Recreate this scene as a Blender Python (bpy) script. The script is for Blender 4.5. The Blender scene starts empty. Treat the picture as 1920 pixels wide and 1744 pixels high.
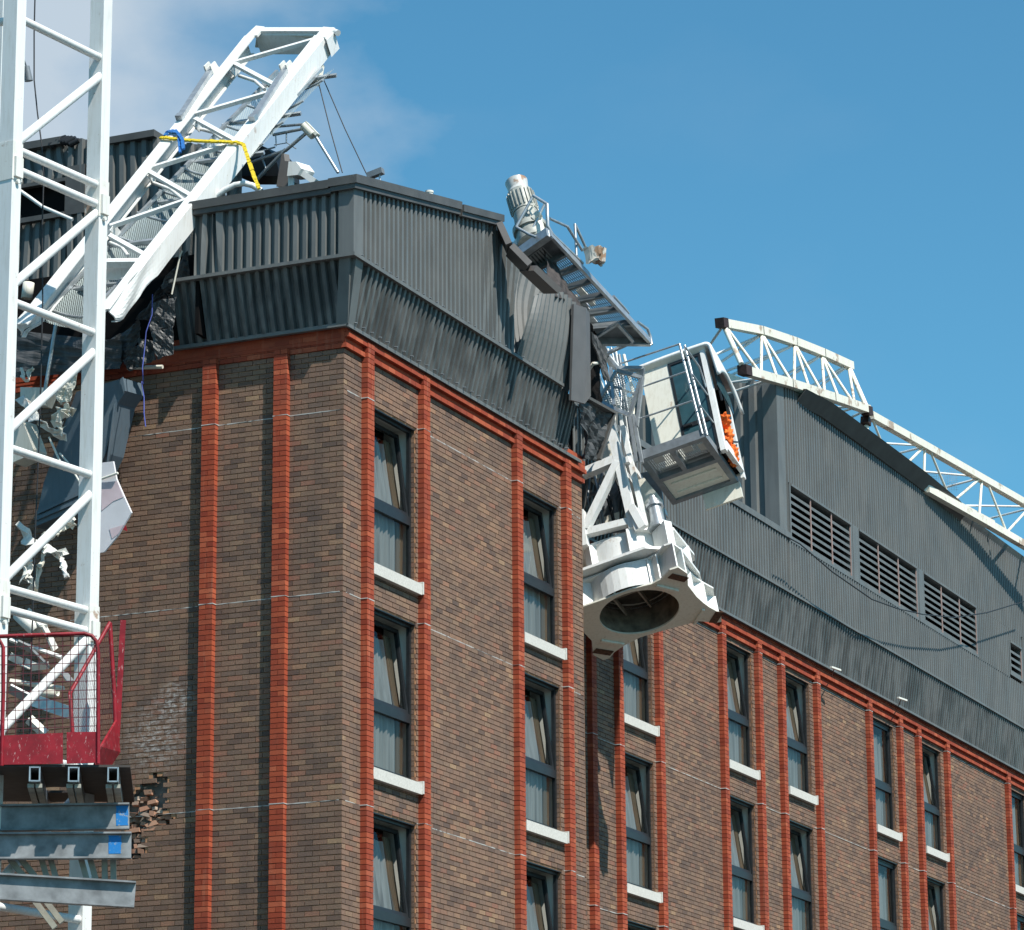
import bpy, math, random
import numpy as np
from mathutils import Vector, Matrix
from mathutils.geometry import tessellate_polygon
random.seed(7)
S = bpy.context.scene
COL = S.collection
R = math.radians
# ------------------------------------------------------------------ camera
FPX, CX, CY = 6547.2, 960.0, 872.0           # focal length and centre in photo pixels (1920 x 1744)
YAW, PITCH, ROLL = R(24.009), R(14.739), R(-0.462)
CAM = Vector((21.4377, -42.3171, 1.7))
FWD = Vector((-math.sin(YAW)*math.cos(PITCH), math.cos(YAW)*math.cos(PITCH), math.sin(PITCH)))
_r0 = Vector((math.cos(YAW), math.sin(YAW), 0)); _u0 = _r0.cross(FWD)
RGT = _r0*math.cos(ROLL) + _u0*math.sin(ROLL); UPV = RGT.cross(FWD)
cam = bpy.data.cameras.new('camera'); co = bpy.data.objects.new('camera', cam); COL.objects.link(co)
m = Matrix((RGT, UPV, -FWD)).transposed().to_4x4(); m.translation = CAM; co.matrix_world = m
cam.sensor_fit = 'HORIZONTAL'; cam.sensor_width = 36; cam.lens = 36*FPX/1920
cam.clip_start = .5; cam.clip_end = 6000
S.camera = co
# ------------------------------------------------------------------ sky, sun, exposure
SUN_EL, SUN_STR, SKY_STR = R(54), 5.0, .100
SDIR = Vector((.9135*math.cos(SUN_EL), -.4067*math.cos(SUN_EL), math.sin(SUN_EL)))
W = bpy.data.worlds.new('World'); S.world = W; W.use_nodes = True
wt = W.node_tree; wn = wt.nodes; wl = wt.links
bg = wn['Background']
sky = wn.new('ShaderNodeTexSky'); sky.sky_type = 'NISHITA'; sky.sun_disc = False
sky.sun_elevation = SUN_EL; sky.sun_rotation = math.atan2(SDIR.x, SDIR.y)
sky.altitude = 100; sky.air_density = 1.0; sky.dust_density = .25; sky.ozone_density = 2.2
def wmath(op, a, b=None, clamp=False):
    n = wn.new('ShaderNodeMath'); n.operation = op; n.use_clamp = clamp
    for i, x in enumerate((a, b)):
        if x is None: continue
        if isinstance(x, (int, float)): n.inputs[i].default_value = x
        else: wl.new(x, n.inputs[i])
    return n.outputs[0]
tc = wn.new('ShaderNodeTexCoord')
def wdot(v):
    n = wn.new('ShaderNodeVectorMath'); n.operation = 'DOT_PRODUCT'; wl.new(tc.outputs['Generated'], n.inputs[0]); n.inputs[1].default_value = v
    return n.outputs['Value']
nz = wn.new('ShaderNodeTexNoise'); nz.inputs['Scale'].default_value = 14; nz.inputs['Detail'].default_value = 7; nz.inputs['Roughness'].default_value = .52
mp = wn.new('ShaderNodeMapping'); mp.inputs['Scale'].default_value = (1, 1, 1.5); wl.new(tc.outputs['Generated'], mp.inputs[0]); wl.new(mp.outputs[0], nz.inputs[0])
nz2 = wn.new('ShaderNodeTexNoise'); nz2.inputs['Scale'].default_value = 3.2; nz2.inputs['Detail'].default_value = 3; wl.new(tc.outputs['Generated'], nz2.inputs[0])
# a cloud bank lies in the north-west of this sky
cdir = Vector((-.56, .73, .37)).normalized()
near = wmath('MULTIPLY', wmath('SUBTRACT', wdot(tuple(cdir)), .9850), 95.0)
dens = wmath('ADD', near, wmath('MULTIPLY', wmath('SUBTRACT', nz.outputs[0], .5), 2.4))
dens = wmath('MULTIPLY', wmath('ADD', dens, .20), .85, True)
far = wmath('MULTIPLY', wmath('SUBTRACT', wmath('ADD', wmath('MULTIPLY', nz2.outputs[0], .6), wmath('MULTIPLY', nz.outputs[0], .4)), .53), 2.0, True)
dens = wmath('MAXIMUM', dens, wmath('MULTIPLY', far, .22))
mixc = wn.new('ShaderNodeMix'); mixc.data_type = 'RGBA'
tint = wn.new('ShaderNodeMix'); tint.data_type = 'RGBA'; tint.blend_type = 'MULTIPLY'; tint.inputs[0].default_value = 1
wl.new(sky.outputs[0], tint.inputs[6]); tint.inputs[7].default_value = (.52, 1.06, 1.10, 1)
wl.new(dens, mixc.inputs[0]); wl.new(tint.outputs[2], mixc.inputs[6])
mixc.inputs[7].default_value = (4.1, 4.9, 5.7, 1)
wl.new(mixc.outputs[2], bg.inputs[0]); bg.inputs[1].default_value = SKY_STR
sl = bpy.data.lights.new('sun', 'SUN'); sl.energy = SUN_STR; sl.angle = R(.53); sl.color = (1, .955, .88)
so = bpy.data.objects.new('sun', sl); COL.objects.link(so); so.rotation_euler = SDIR.to_track_quat('Z', 'Y').to_euler(); so.location = (60, -60, 80)
S.view_settings.view_transform = 'Standard'; S.view_settings.look = 'None'; S.view_settings.exposure = .38; S.view_settings.gamma = 1
S.cycles.max_bounces = 6; S.cycles.transparent_max_bounces = 12
# ------------------------------------------------------------------ helpers
def ray(px, py): return FWD + RGT*((px-CX)/FPX) - UPV*((py-CY)/FPX)
AX = {'x': 0, 'y': 1, 'z': 2}
def at(px, py, **k):
    """where the sight line of a photo pixel meets a plane x=, y= or z="""
    (a, v), = k.items(); i = AX[a]; d = ray(px, py)
    return CAM + d*((v-CAM[i])/d[i])
class Frame:
    """a tilted box-shaped coordinate frame (a, b, u) standing at a real place"""
    def __init__(s, O, a, b, u): s.O, s.A = Vector(O), [Vector(a).normalized(), Vector(b).normalized(), Vector(u).normalized()]
    def w(s, a, b, u): return s.O + s.A[0]*a + s.A[1]*b + s.A[2]*u
    def loc(s, p): d = p - s.O; return Vector([d.dot(x) for x in s.A])
    def on(s, px, py, i, v):
        d = ray(px, py); n = s.A[i]
        return CAM + d*((v + s.O.dot(n) - CAM.dot(n))/d.dot(n))
def V(*a): return Vector(a)
class MB:
    def __init__(s): s.v = []; s.f = []; s.sm = []; s.uv = {}
    def add(s, vs, fs, smooth=False, uvs=None):
        o = len(s.v); s.v += [tuple(p) for p in vs]
        for i, f in enumerate(fs):
            if uvs: s.uv[len(s.f)] = uvs[i]
            s.f.append([o+k for k in f]); s.sm.append(smooth)
        return s
    def bx(s, x0, x1, y0, y1, z0, z1):
        return s.add([(x, y, z) for x in (x0, x1) for y in (y0, y1) for z in (z0, z1)],
                     [(0, 1, 3, 2), (4, 6, 7, 5), (0, 4, 5, 1), (2, 3, 7, 6), (0, 2, 6, 4), (1, 5, 7, 3)])
    def box(s, c, X, Y, Z):
        c = Vector(c); X, Y, Z = Vector(X), Vector(Y), Vector(Z)
        return s.add([c + X*i + Y*j + Z*k for i in (-.5, .5) for j in (-.5, .5) for k in (-.5, .5)],
                     [(0, 1, 3, 2), (4, 6, 7, 5), (0, 4, 5, 1), (2, 3, 7, 6), (0, 2, 6, 4), (1, 5, 7, 3)])
    def bar(s, p0, p1, w, h=None, up=None):
        p0, p1 = Vector(p0), Vector(p1); d = p1-p0; h = h or w
        up = Vector(up) if up else Vector((0, 0, 1))
        x = d.normalized().cross(up)
        if x.length < .05: x = d.normalized().cross(Vector((1, .3, 0)))
        x.normalize(); y = x.cross(d.normalized())
        return s.box((p0+p1)/2, x*w, d, y*h)
    def lbar(s, p0, p1, w, t, up):
        """an angle section"""
        p0, p1 = Vector(p0), Vector(p1); d = (p1-p0).normalized(); x = d.cross(Vector(up)).normalized(); y = x.cross(d)
        s.box((p0+p1)/2 + y*(w-t)/2, x*w, p1-p0, y*t)
        return s.box((p0+p1)/2 + x*(w-t)/2 - y*t/2, x*t, p1-p0, y*(w-t))
    def tube(s, p0, p1, r, n=8, r1=None, cap=True):
        p0, p1 = Vector(p0), Vector(p1); d = (p1-p0).normalized(); r1 = r if r1 is None else r1
        x = d.cross(Vector((0, 0, 1)))
        if x.length < .05: x = d.cross(Vector((1, 0, 0)))
        x.normalize(); y = x.cross(d)
        vs = []
        for k in range(n):
            c, q = math.cos(2*math.pi*k/n), math.sin(2*math.pi*k/n)
            vs += [p0 + (x*c + y*q)*r, p1 + (x*c + y*q)*r1]
        s.add(vs, [(2*k, 2*((k+1) % n), 2*((k+1) % n)+1, 2*k+1) for k in range(n)], True)
        if cap: s.add(vs, [[2*k for k in range(n)][::-1], [2*k+1 for k in range(n)]])
        return s
    def pipe(s, pts, r, n=6):
        pts = [Vector(p) for p in pts]
        rings = []; ref = None
        for i, p in enumerate(pts):
            d = (pts[min(i+1, len(pts)-1)] - pts[max(i-1, 0)]).normalized()
            x = d.cross(ref) if ref is not None else d.cross(Vector((.2, .1, 1)))
            if x.length < .01: x = d.cross(Vector((1, .2, 0)))
            x.normalize(); ref = x.cross(d); y = ref
            rings.append([p + (x*math.cos(2*math.pi*k/n) + y*math.sin(2*math.pi*k/n))*r for k in range(n)])
        vs = [q for g in rings for q in g]
        fs = [(i*n+k, i*n+(k+1) % n, (i+1)*n+(k+1) % n, (i+1)*n+k) for i in range(len(pts)-1) for k in range(n)]
        s.add(vs, fs, True)
        return s.add(rings[0]+rings[-1], [list(range(n))[::-1], list(range(n, 2*n))])
    def prism(s, pts, vec, hole=None):
        """flat outline pushed along vec; hole is an inner outline"""
        pts = [Vector(p) for p in pts]; vec = Vector(vec); loops = [pts] + ([[Vector(p) for p in hole]] if hole else [])
        allp = [p for l in loops for p in l]; n = len(allp)
        tris = tessellate_polygon(loops)
        s.add(allp + [p+vec for p in allp], [tuple(t) for t in tris] + [tuple(k+n for k in t)[::-1] for t in tris])
        o = 0
        for l in loops:
            k = len(l); s.add(l + [p+vec for p in l], [(i, (i+1) % k, (i+1) % k + k, i+k) for i in range(k)]); o += k
        return s
    def sheet(s, fn, nu, nv, lu=1, lv=1, smooth=True):
        """surface fn(s,t), s and t in 0..1, with uv in metres"""
        vs = [fn(i/nu, j/nv) for j in range(nv+1) for i in range(nu+1)]
        fs, uvs = [], []
        for j in range(nv):
            for i in range(nu):
                q = [(i, j), (i+1, j), (i+1, j+1), (i, j+1)]
                fs.append([b*(nu+1)+a for a, b in q]); uvs.append([(a/nu*lu, b/nv*lv) for a, b in q])
        return s.add(vs, fs, smooth, uvs)
    def quad(s, a, b, c, d):
        a, b, c, d = map(Vector, (a, b, c, d))
        return s.sheet(lambda p, q: (a*(1-p)+b*p)*(1-q) + (d*(1-p)+c*p)*q, 1, 1, (b-a).length, (d-a).length, False)
    def build(s, name, mat, parent=None, solid=0, local=False):
        me = bpy.data.meshes.new(name)
        org = worldloc(parent) if parent and not local else Vector((0, 0, 0))
        me.from_pydata([tuple(Vector(p)-org) for p in s.v], [], s.f)
        me.polygons.foreach_set('use_smooth', s.sm)
        if s.uv:
            ul = me.uv_layers.new(name='uv')
            for p in me.polygons:
                if p.index in s.uv:
                    for k, li in enumerate(p.loop_indices): ul.data[li].uv = s.uv[p.index][k]
        me.materials.append(mat); me.update()
        o = bpy.data.objects.new(name, me); COL.objects.link(o)
        if parent: o.parent = parent
        if solid:
            md = o.modifiers.new('thickness', 'SOLIDIFY'); md.thickness = solid; md.offset = 0
        return o
def worldloc(o):
    v = Vector((0, 0, 0))
    while o: v += o.location; o = o.parent
    return v
def tag(o, label, cat, group=None, kind=None):
    o['label'] = label; o['category'] = cat
    if group: o['group'] = group
    if kind: o['kind'] = kind
    return o
def thing(name, loc, label, cat, group=None):
    o = bpy.data.objects.new(name, None); COL.objects.link(o); o.location = loc; o.empty_display_size = .2
    return tag(o, label, cat, group)
def single(name, mb, mat, label, cat, group=None, base=None, solid=0):
    """a thing that is one mesh, its origin at its base"""
    base = Vector(base) if base is not None else Vector([sum(p[i] for p in mb.v)/len(mb.v) for i in (0, 1)] + [min(p[2] for p in mb.v)])
    mb.v = [tuple(Vector(p)-base) for p in mb.v]
    o = mb.build(name, mat, None, solid); o.location = base
    return tag(o, label, cat, group)
# ------------------------------------------------------------------ materials
class NT:
    def __init__(s, name):
        s.m = bpy.data.materials.new(name); s.m.use_nodes = True; s.t = s.m.node_tree; s.n = s.t.nodes; s.l = s.t.links
        s.b = s.n['Principled BSDF']; s.out = s.n['Material Output']; s.geo = s.n.new('ShaderNodeNewGeometry')
    def put(s, x, sock):
        if isinstance(x, bpy.types.NodeSocket): s.l.new(x, sock)
        elif isinstance(x, (tuple, list)) and len(x) == 3 and sock.type == 'RGBA': sock.default_value = (*x, 1)
        else: sock.default_value = x
    def math(s, op, a, b=0., c=0., clamp=False):
        n = s.n.new('ShaderNodeMath'); n.operation = op; n.use_clamp = clamp
        for i, x in enumerate((a, b, c)): s.put(x, n.inputs[i])
        return n.outputs[0]
    def mix(s, f, a, b, mode='MIX'):
        n = s.n.new('ShaderNodeMix'); n.data_type = 'RGBA'; n.blend_type = mode
        s.put(f, n.inputs[0]); s.put(a, n.inputs[6]); s.put(b, n.inputs[7]); return n.outputs[2]
    def noise(s, scale, detail=4, stretch=(1, 1, 1), rough=.55, vec=None):
        n = s.n.new('ShaderNodeTexNoise'); n.inputs['Scale'].default_value = scale; n.inputs['Detail'].default_value = detail; n.inputs['Roughness'].default_value = rough
        mp = s.n.new('ShaderNodeMapping'); mp.inputs['Scale'].default_value = stretch
        s.l.new(vec or s.geo.outputs['Position'], mp.inputs[0]); s.l.new(mp.outputs[0], n.inputs[0]); return n.outputs[0]
    def ramp(s, f, stops):
        n = s.n.new('ShaderNodeValToRGB'); e = n.color_ramp.elements
        while len(e) < len(stops): e.new(.5)
        for k, (p, c) in enumerate(stops): e[k].position = p; e[k].color = (*c, 1) if len(c) == 3 else c
        s.l.new(f, n.inputs[0]); return n.outputs[0]
    def step(s, f, lo, hi):
        n = s.n.new('ShaderNodeMapRange'); s.put(f, n.inputs[0]); n.inputs[1].default_value = lo; n.inputs[2].default_value = hi; return n.outputs[0]
    def bump(s, h, dist, strength=1):
        n = s.n.new('ShaderNodeBump'); n.inputs['Distance'].default_value = dist; n.inputs['Strength'].default_value = strength
        s.l.new(h, n.inputs['Height']); s.l.new(n.outputs[0], s.b.inputs['Normal'])
    def fin(s, col, rough=.6, metal=0., spec=.4):
        s.put(col, s.b.inputs['Base Color']); s.put(rough, s.b.inputs['Roughness']); s.put(metal, s.b.inputs['Metallic'])
        s.b.inputs['Specular IOR Level'].default_value = spec; return s.m
    def sep(s):
        n = s.n.new('ShaderNodeSeparateXYZ'); s.l.new(s.geo.outputs['Position'], n.inputs[0]); return n.outputs
def m_brick():
    t = NT('brown_brick'); rnd = t.geo.outputs['Random Per Island']
    c = t.ramp(rnd, [(0, (.14, .092, .072)), (.2, (.24, .145, .098)), (.45, (.30, .178, .120)), (.65, (.20, .132, .098)), (.85, (.33, .205, .13)), (.96, (.33, .152, .10)), (1, (.42, .275, .16))])
    gl = t.noise(38, 5, (1, 1, 2.0), .7); c = t.mix(t.math('MULTIPLY', t.step(gl, .44, .66), .55), c, (.085, .068, .058)); c = t.mix(t.math('MULTIPLY', t.step(t.noise(21, 4), .58, .70), .35), c, (.36, .24, .14))
    big = t.noise(.55, 4); st = t.noise(1.6, 5, (2.2, 2.2, .18)); c = t.mix(t.math('MULTIPLY', t.step(t.math('MULTIPLY', big, st), .24, .36), .38), c, (.105, .082, .072)); c = t.mix(t.math('MULTIPLY', t.step(t.noise(.9, 5, (1, 1, 1.6)), .50, .72), .30), c, t.mix(1., c, (1.32, 1.22, 1.12), 'MULTIPLY'))
    n = t.noise(3.1, 3); c = t.mix(t.step(n, .3, .75), t.mix(1., c, (.86, .86, .88), 'MULTIPLY'), c)
    f = t.noise(60, 4); c = t.mix(t.math('MULTIPLY', t.step(f, .45, .75), .45), c, (.09, .065, .06))
    # plaster and paint scuffed on where the beams struck
    sc = t.n.new('ShaderNodeVectorMath'); sc.operation = 'DISTANCE'; t.l.new(t.geo.outputs['Position'], sc.inputs[0]); sc.inputs[1].default_value = tuple(at(290, 1385, y=0))
    sc2 = t.n.new('ShaderNodeVectorMath'); sc2.operation = 'DISTANCE'; t.l.new(t.geo.outputs['Position'], sc2.inputs[0]); sc2.inputs[1].default_value = tuple(at(326, 1320, y=0))
    w = t.math('MAXIMUM', t.step(sc.outputs['Value'], .62, .1), t.math('MULTIPLY', t.step(sc2.outputs['Value'], .42, .1), 1.0))
    w = t.math('MULTIPLY', w, t.step(t.noise(9, 6, (1, 1, 2.2), .75), .47, .60), clamp=True)
    c = t.mix(t.math('MULTIPLY', w, .75), c, (.55, .53, .5))
    t.bump(f, .003); return t.fin(c, .85, 0, .25)
def m_red(name='red_brick'):
    t = NT(name); rnd = t.geo.outputs['Random Per Island']
    c = t.ramp(rnd, [(0, (.245, .043, .022)), (.35, (.32, .058, .027)), (.75, (.36, .072, .032)), (1, (.43, .105, .05))])
    f = t.noise(2.2, 5); c = t.mix(t.math('MULTIPLY', t.step(f, .48, .72), .55), c, (.20, .055, .036)); c = t.mix(t.math('MULTIPLY', t.step(t.noise(26, 5), .60, .72), .5), c, (.14, .045, .03)); c = t.mix(t.math('MULTIPLY', t.step(t.noise(3, 6, (4, 4, .3)), .60, .75), .35), c, (.46, .22, .14))
    g = t.noise(70, 3); t.bump(g, .002); return t.fin(c, .8, 0, .25)
def m_mortar():
    t = NT('mortar'); n = t.noise(30, 4); return t.fin(t.ramp(n, [(.3, (.34, .17, .09)), (.7, (.50, .28, .16))]), .9, 0, .1)
def m_clad(name, base, streak):
    t = NT(name); n = t.noise(2.0, 5, (4, 4, .45)); n2 = t.noise(1.2, 3, (1, 1, .8)); n3 = t.noise(1.05, 4, (1.2, 1.2, .9))
    c = t.mix(t.math('MULTIPLY', t.step(n, .42, .62), streak), tuple(x*1.12 for x in base), tuple(x*.45 for x in base))
    c = t.mix(t.math('MULTIPLY', t.step(n2, .5, .75), .35), c, tuple(x*1.35 for x in base))
    c = t.mix(t.math('MULTIPLY', t.step(n3, .50, .66), streak*.8), c, tuple(x*.38 for x in base))
    d = t.noise(90, 3); c = t.mix(t.math('MULTIPLY', t.step(d, .62, .75), .25), c, (.22, .22, .21))
    return t.fin(c, t.step(n2, -.6, 1.4), 0, .45)
def m_white(name, base=(.75, .755, .735), rust=.6, rough=.42, thr=.645):
    t = NT(name); n = t.noise(2.6, 7, (1, 1, 1), .66); st = t.noise(7, 4, (3, 3, .35))
    c = t.mix(t.math('MULTIPLY', t.step(st, .48, .72), .38), base, tuple(b*k for b, k in zip(base, (.70, .66, .58)))); c = t.mix(t.math('MULTIPLY', t.step(t.noise(11, 5, (2.5, 2.5, .25)), .62, .74), .5*rust), c, (.42, .30, .19))
    r = t.math('MULTIPLY', t.step(n, thr, thr+.06), rust)
    sp = t.math('MULTIPLY', t.step(t.noise(28, 3), .70, .74), rust*.9)
    c = t.mix(t.math('MAXIMUM', r, sp), c, (.30, .16, .08))
    gr = t.noise(.9, 6, (1, 1, .7), .7); c = t.mix(t.math('MULTIPLY', t.step(gr, .52, .78), .25), c, tuple(b*.55 for b in base))
    return t.fin(c, rough, 0, .45)
def m_plain(name, base, rough=.5, metal=0., var=.25, scale=6, spec=.4):
    t = NT(name); n = t.noise(scale, 5)
    return t.fin(t.mix(t.step(n, .3, .72), tuple(b*(1-var) for b in base), tuple(min(1, b*(1+var)) for b in base)), rough, metal, spec)
def m_grid(name, base, pu, pv, wu, wv, diag=False):
    """woven wire or slotted grating: solid strands with gaps"""
    t = NT(name); uv = t.n.new('ShaderNodeUVMap'); sx = t.n.new('ShaderNodeSeparateXYZ'); t.l.new(uv.outputs[0], sx.inputs[0])
    u, v = sx.outputs[0], sx.outputs[1]
    if diag: u, v = t.math('ADD', u, v), t.math('SUBTRACT', u, v)
    a = t.math('LESS_THAN', t.math('FRACT', t.math('DIVIDE', u, pu)), wu); b = t.math('LESS_THAN', t.math('FRACT', t.math('DIVIDE', v, pv)), wv)
    k = t.math('MAXIMUM', a, b)
    tr = t.n.new('ShaderNodeBsdfTransparent'); mx = t.n.new('ShaderNodeMixShader')
    t.l.new(k, mx.inputs[0]); t.l.new(tr.outputs[0], mx.inputs[1]); t.l.new(t.b.outputs[0], mx.inputs[2]); t.l.new(mx.outputs[0], t.out.inputs[0])
    return t.fin(base, .5, .3)
def m_glass(name, tint, refl):
    t = NT(name); tr = t.n.new('ShaderNodeBsdfTransparent'); tr.inputs[0].default_value = (*tint, 1)
    gl = t.n.new('ShaderNodeBsdfGlossy'); gl.inputs['Roughness'].default_value = .03
    fr = t.n.new('ShaderNodeFresnel'); fr.inputs[0].default_value = 1.52; mx = t.n.new('ShaderNodeMixShader')
    t.l.new(t.math('ADD', t.math('MULTIPLY', fr.outputs[0], .6), refl, clamp=True), mx.inputs[0]); t.l.new(tr.outputs[0], mx.inputs[1]); t.l.new(gl.outputs[0], mx.inputs[2]); t.l.new(mx.outputs[0], t.out.inputs[0])
    return t.m
def m_stripe(name, cols):
    t = NT(name); n = t.noise(5, 3, (1, 1, .05)); return t.fin(t.ramp(n, cols), .9, 0, .1)
BRICK, RED, MORTAR = m_brick(), m_red(), m_mortar()
REDM = m_plain('red_mortar', (.20, .045, .025), .9, 0, .2, 20)
CLAD = m_clad('dark_cladding', (.125, .131, .128), .26)
CLADS = m_clad('stained_cladding', (.118, .122, .119), .85)
TRIM = m_plain('dark_trim', (.082, .080, .076), .5, 0, .2, 3)
TRIMB = m_plain('brown_grey_trim', (.135, .125, .12), .5, 0, .12, 3)
TORN = m_clad('torn_cladding', (.06, .063, .065), .7)
WHITE = m_white('white_steel'); WHITED = m_white('worn_white_steel', (.74, .73, .68), .8, .5, .60)
CREAM = m_white('cream_steel', (.72, .70, .61), .6, .5, .64)
JIBW = m_white('stained_white_steel', (.82, .78, .66), .7, .45, .56)
GALV = m_plain('galvanised_steel', (.42, .45, .47), .38, .6, .2, 8)
GALVD = m_plain('dull_grey_steel', (.20, .22, .235), .45, .3, .2, 8)
BLACK = m_plain('black_frame', (.018, .02, .022), .4, 0, .2, 8)
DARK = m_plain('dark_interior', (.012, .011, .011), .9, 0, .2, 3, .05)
CONC = m_plain('concrete', (.58, .56, .51), .9, 0, .14, 40, .1)
INNER = m_plain('white_lining', (.72, .71, .64), .7, 0, .05, 4)
GLASS = m_glass('window_glass', (.90, .93, .94), .0); CABGL = m_plain('tinted_glass', (.030, .075, .090), .10, 0, .35, 2.5, .6)
NET = m_stripe('net_curtain', [(.3, (.29, .28, .25)), (.5, (.40, .385, .35)), (.7, (.20, .19, .17))])
DRAPE = m_stripe('ochre_drape', [(.3, (.16, .115, .075)), (.7, (.27, .20, .13))])
def m_redp():
    t = NT('red_paint'); c = t.mix(t.step(t.noise(5, 5), .35, .7), (.17, .005, .011), (.30, .010, .020))
    c = t.mix(t.math('MULTIPLY', t.step(t.noise(34, 5, (1, 1, .35), .7), .60, .68), .7), c, (.52, .36, .34)); c = t.mix(t.math('MULTIPLY', t.step(t.noise(9, 6, (1, 1, 1), .7), .60, .66), .7), c, (.10, .03, .02))
    return t.fin(c, .5, 0, .35)
REDP = m_redp()
YELL = m_plain('yellow_webbing', (.62, .46, .02), .8, 0, .35, 30)
BLUE = m_plain('blue_webbing', (.02, .13, .38), .7, 0, .3, 20)
ORANGE = m_plain('orange_cloth', (.85, .16, .02), .8, 0, .25, 9)
BLUEG = m_white('blue_grey_sheet', (.095, .13, .16), .4, .5, .64)
RUBBER = m_plain('black_cable', (.02, .02, .022), .5, 0, .1)
CAGE = m_grid('cage_mesh', (.34, .40, .40), .05, .05, .30, .30, True)
GRATE = m_grid('deck_grating', (.36, .39, .40), .034, .10, .62, .16)
WIRE = m_grid('wire_mesh', (.10, .02, .025), .10, .12, .10, .09)
DIAM = m_grid('chain_mesh', (.10, .02, .025), .06, .06, .13, .13, True)
def m_patchy():
    t = NT('blue_paint'); n = t.noise(16, 6, (1, 1, 1), .7); return t.fin(t.mix(t.step(n, .56, .60), (.008, .17, .46), (.30, .33, .35)), .6)
BLUEPAINT = m_patchy()
HSTEEL = m_plain('steel_beam_grey', (.23, .24, .245), .6, .0, .35, 5, .2)
# ------------------------------------------------------------------ ground
g = MB(); g.quad((-3000, -3000, 0), (3000, -3000, 0), (3000, 3000, 0), (-3000, 3000, 0))
t = NT('tarmac'); gnd = g.build('ground', t.fin(t.ramp(t.noise(.6, 8), [(.3, (.045, .044, .042)), (.7, (.07, .068, .064))]), .9)); gnd['kind'] = 'structure'
# ------------------------------------------------------------------ brick blocks
C75 = .075
def wallP(O, U, N):
    O, U, N = Vector(O), Vector(U), Vector(N)
    return lambda u, z, n=0.: Vector((O.x+U.x*u+N.x*n, O.y+U.y*u+N.y*n, z))
def brick1(mb, P, u0, u1, z0, z1, n0, n1):
    j = random.uniform(-.0018, .0018); vs = [P(u, z, n) for n in (n0, n1+j) for u in (u0, u1) for z in (z0, z1)]
    mb.add(vs, [(4, 5, 7, 6), (0, 4, 6, 2), (1, 3, 7, 5), (0, 1, 5, 4), (2, 6, 7, 3)])
def lay(mb, P, u0, u1, z0, z1, holes=(), skip=None, blen=.225):
    k0, k1 = round(z0/C75), round(z1/C75)
    for k in range(k0, k1):
        za, zb = k*C75+.0065, (k+1)*C75-.0065; zm = (za+zb)/2
        cuts = [(u0, u1)]
        for (a, b, c, d) in holes:
            if c < zm < d:
                new = []
                for s, e in cuts:
                    if b <= s or a >= e: new.append((s, e)); continue
                    if a > s: new.append((s, a))
                    if b < e: new.append((b, e))
                cuts = new
        off = (k % 2)*blen/2
        for s, e in cuts:
            i = math.floor((s-off)/blen)
            while off+i*blen < e:
                a, b = max(s, off+i*blen), min(e, off+(i+1)*blen); i += 1
                if b-a < .03: continue
                if skip and skip((a+b)/2, zm): continue
                brick1(mb, P, a+.0048, b-.0048, za+random.uniform(-.001, .001), zb+random.uniform(-.001, .001), -.03, random.uniform(-.001, .001))
def backing(mb, P, u0, u1, z0, z1, holes=(), n=-.018):
    us = sorted({u0, u1, *[x for h in holes for x in h[:2] if u0 < x < u1]}); zs = sorted({z0, z1, *[x for h in holes for x in h[2:] if z0 < x < z1]})
    for a, b in zip(us, us[1:]):
        for c, d in zip(zs, zs[1:]):
            if any(h[0] <= (a+b)/2 <= h[1] and h[2] <= (c+d)/2 <= h[3] for h in holes): continue
            mb.add([P(a, c, n), P(b, c, n), P(b, d, n), P(a, d, n)], [(0, 1, 2, 3)])
def pilaster(P, uc, z0, z1, parent, proj=.10):
    mb = MB(); k0, k1 = round(z0/C75), round(z1/C75); w = .1075
    for k in range(k0, k1):
        za, zb = k*C75+.005, (k+1)*C75-.005
        if k % 2: brick1(mb, P, uc-w, uc+w, za, zb, -.03, proj)
        else: brick1(mb, P, uc-w, uc-.004, za, zb, -.03, proj); brick1(mb, P, uc+.004, uc+w, za, zb, -.03, proj)
    o = mb.build('pilaster', RED, parent)
    c = MB(); w -= .008
    vs = [P(u, z, n) for n in (-.03, proj-.009) for u in (uc-w, uc+w) for z in (0, z1-.01)]
    c.add(vs, [(4, 5, 7, 6), (0, 4, 6, 2), (1, 3, 7, 5), (0, 1, 5, 4), (2, 6, 7, 3)]); c.build('mortar_bed', REDM, o)
def reveals(mb, mo, P, h, depth=.09):
    u0, u1, z0, z1 = h
    for k in range(round(z0/C75), round(z1/C75)):
        za, zb = k*C75+.0055, (k+1)*C75-.0055
        for u, s in ((u0, -1), (u1, 1)):
            j = random.uniform(-.0015, .0015)
            vs = [P(u+s*q, z, n) for q in (.03, j) for n in (-.031, -depth+.004) for z in (za, zb)]
            mb.add(vs, [(4, 5, 7, 6), (0, 4, 6, 2), (1, 3, 7, 5), (0, 1, 5, 4), (2, 6, 7, 3)])
    for u, s in ((u0, -1), (u1, 1)): mo.add([P(u+s*.008, z0, 0-.012), P(u+s*.008, z1, -.012), P(u+s*.008, z1, -depth), P(u+s*.008, z0, -depth)], [(0, 1, 2, 3)])
    for z in (z0, z1): mo.add([P(u0, z, -.012), P(u1, z, -.012), P(u1, z, -depth), P(u0, z, -depth)], [(0, 1, 2, 3)])
    mb.add([P(u0-.0, z1-.001, -.02), P(u1, z1-.001, -.02), P(u1, z1-.001, -depth), P(u0, z1-.001, -depth)], [(0, 1, 2, 3)])
WW, WH = 1.46, 2.325
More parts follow.
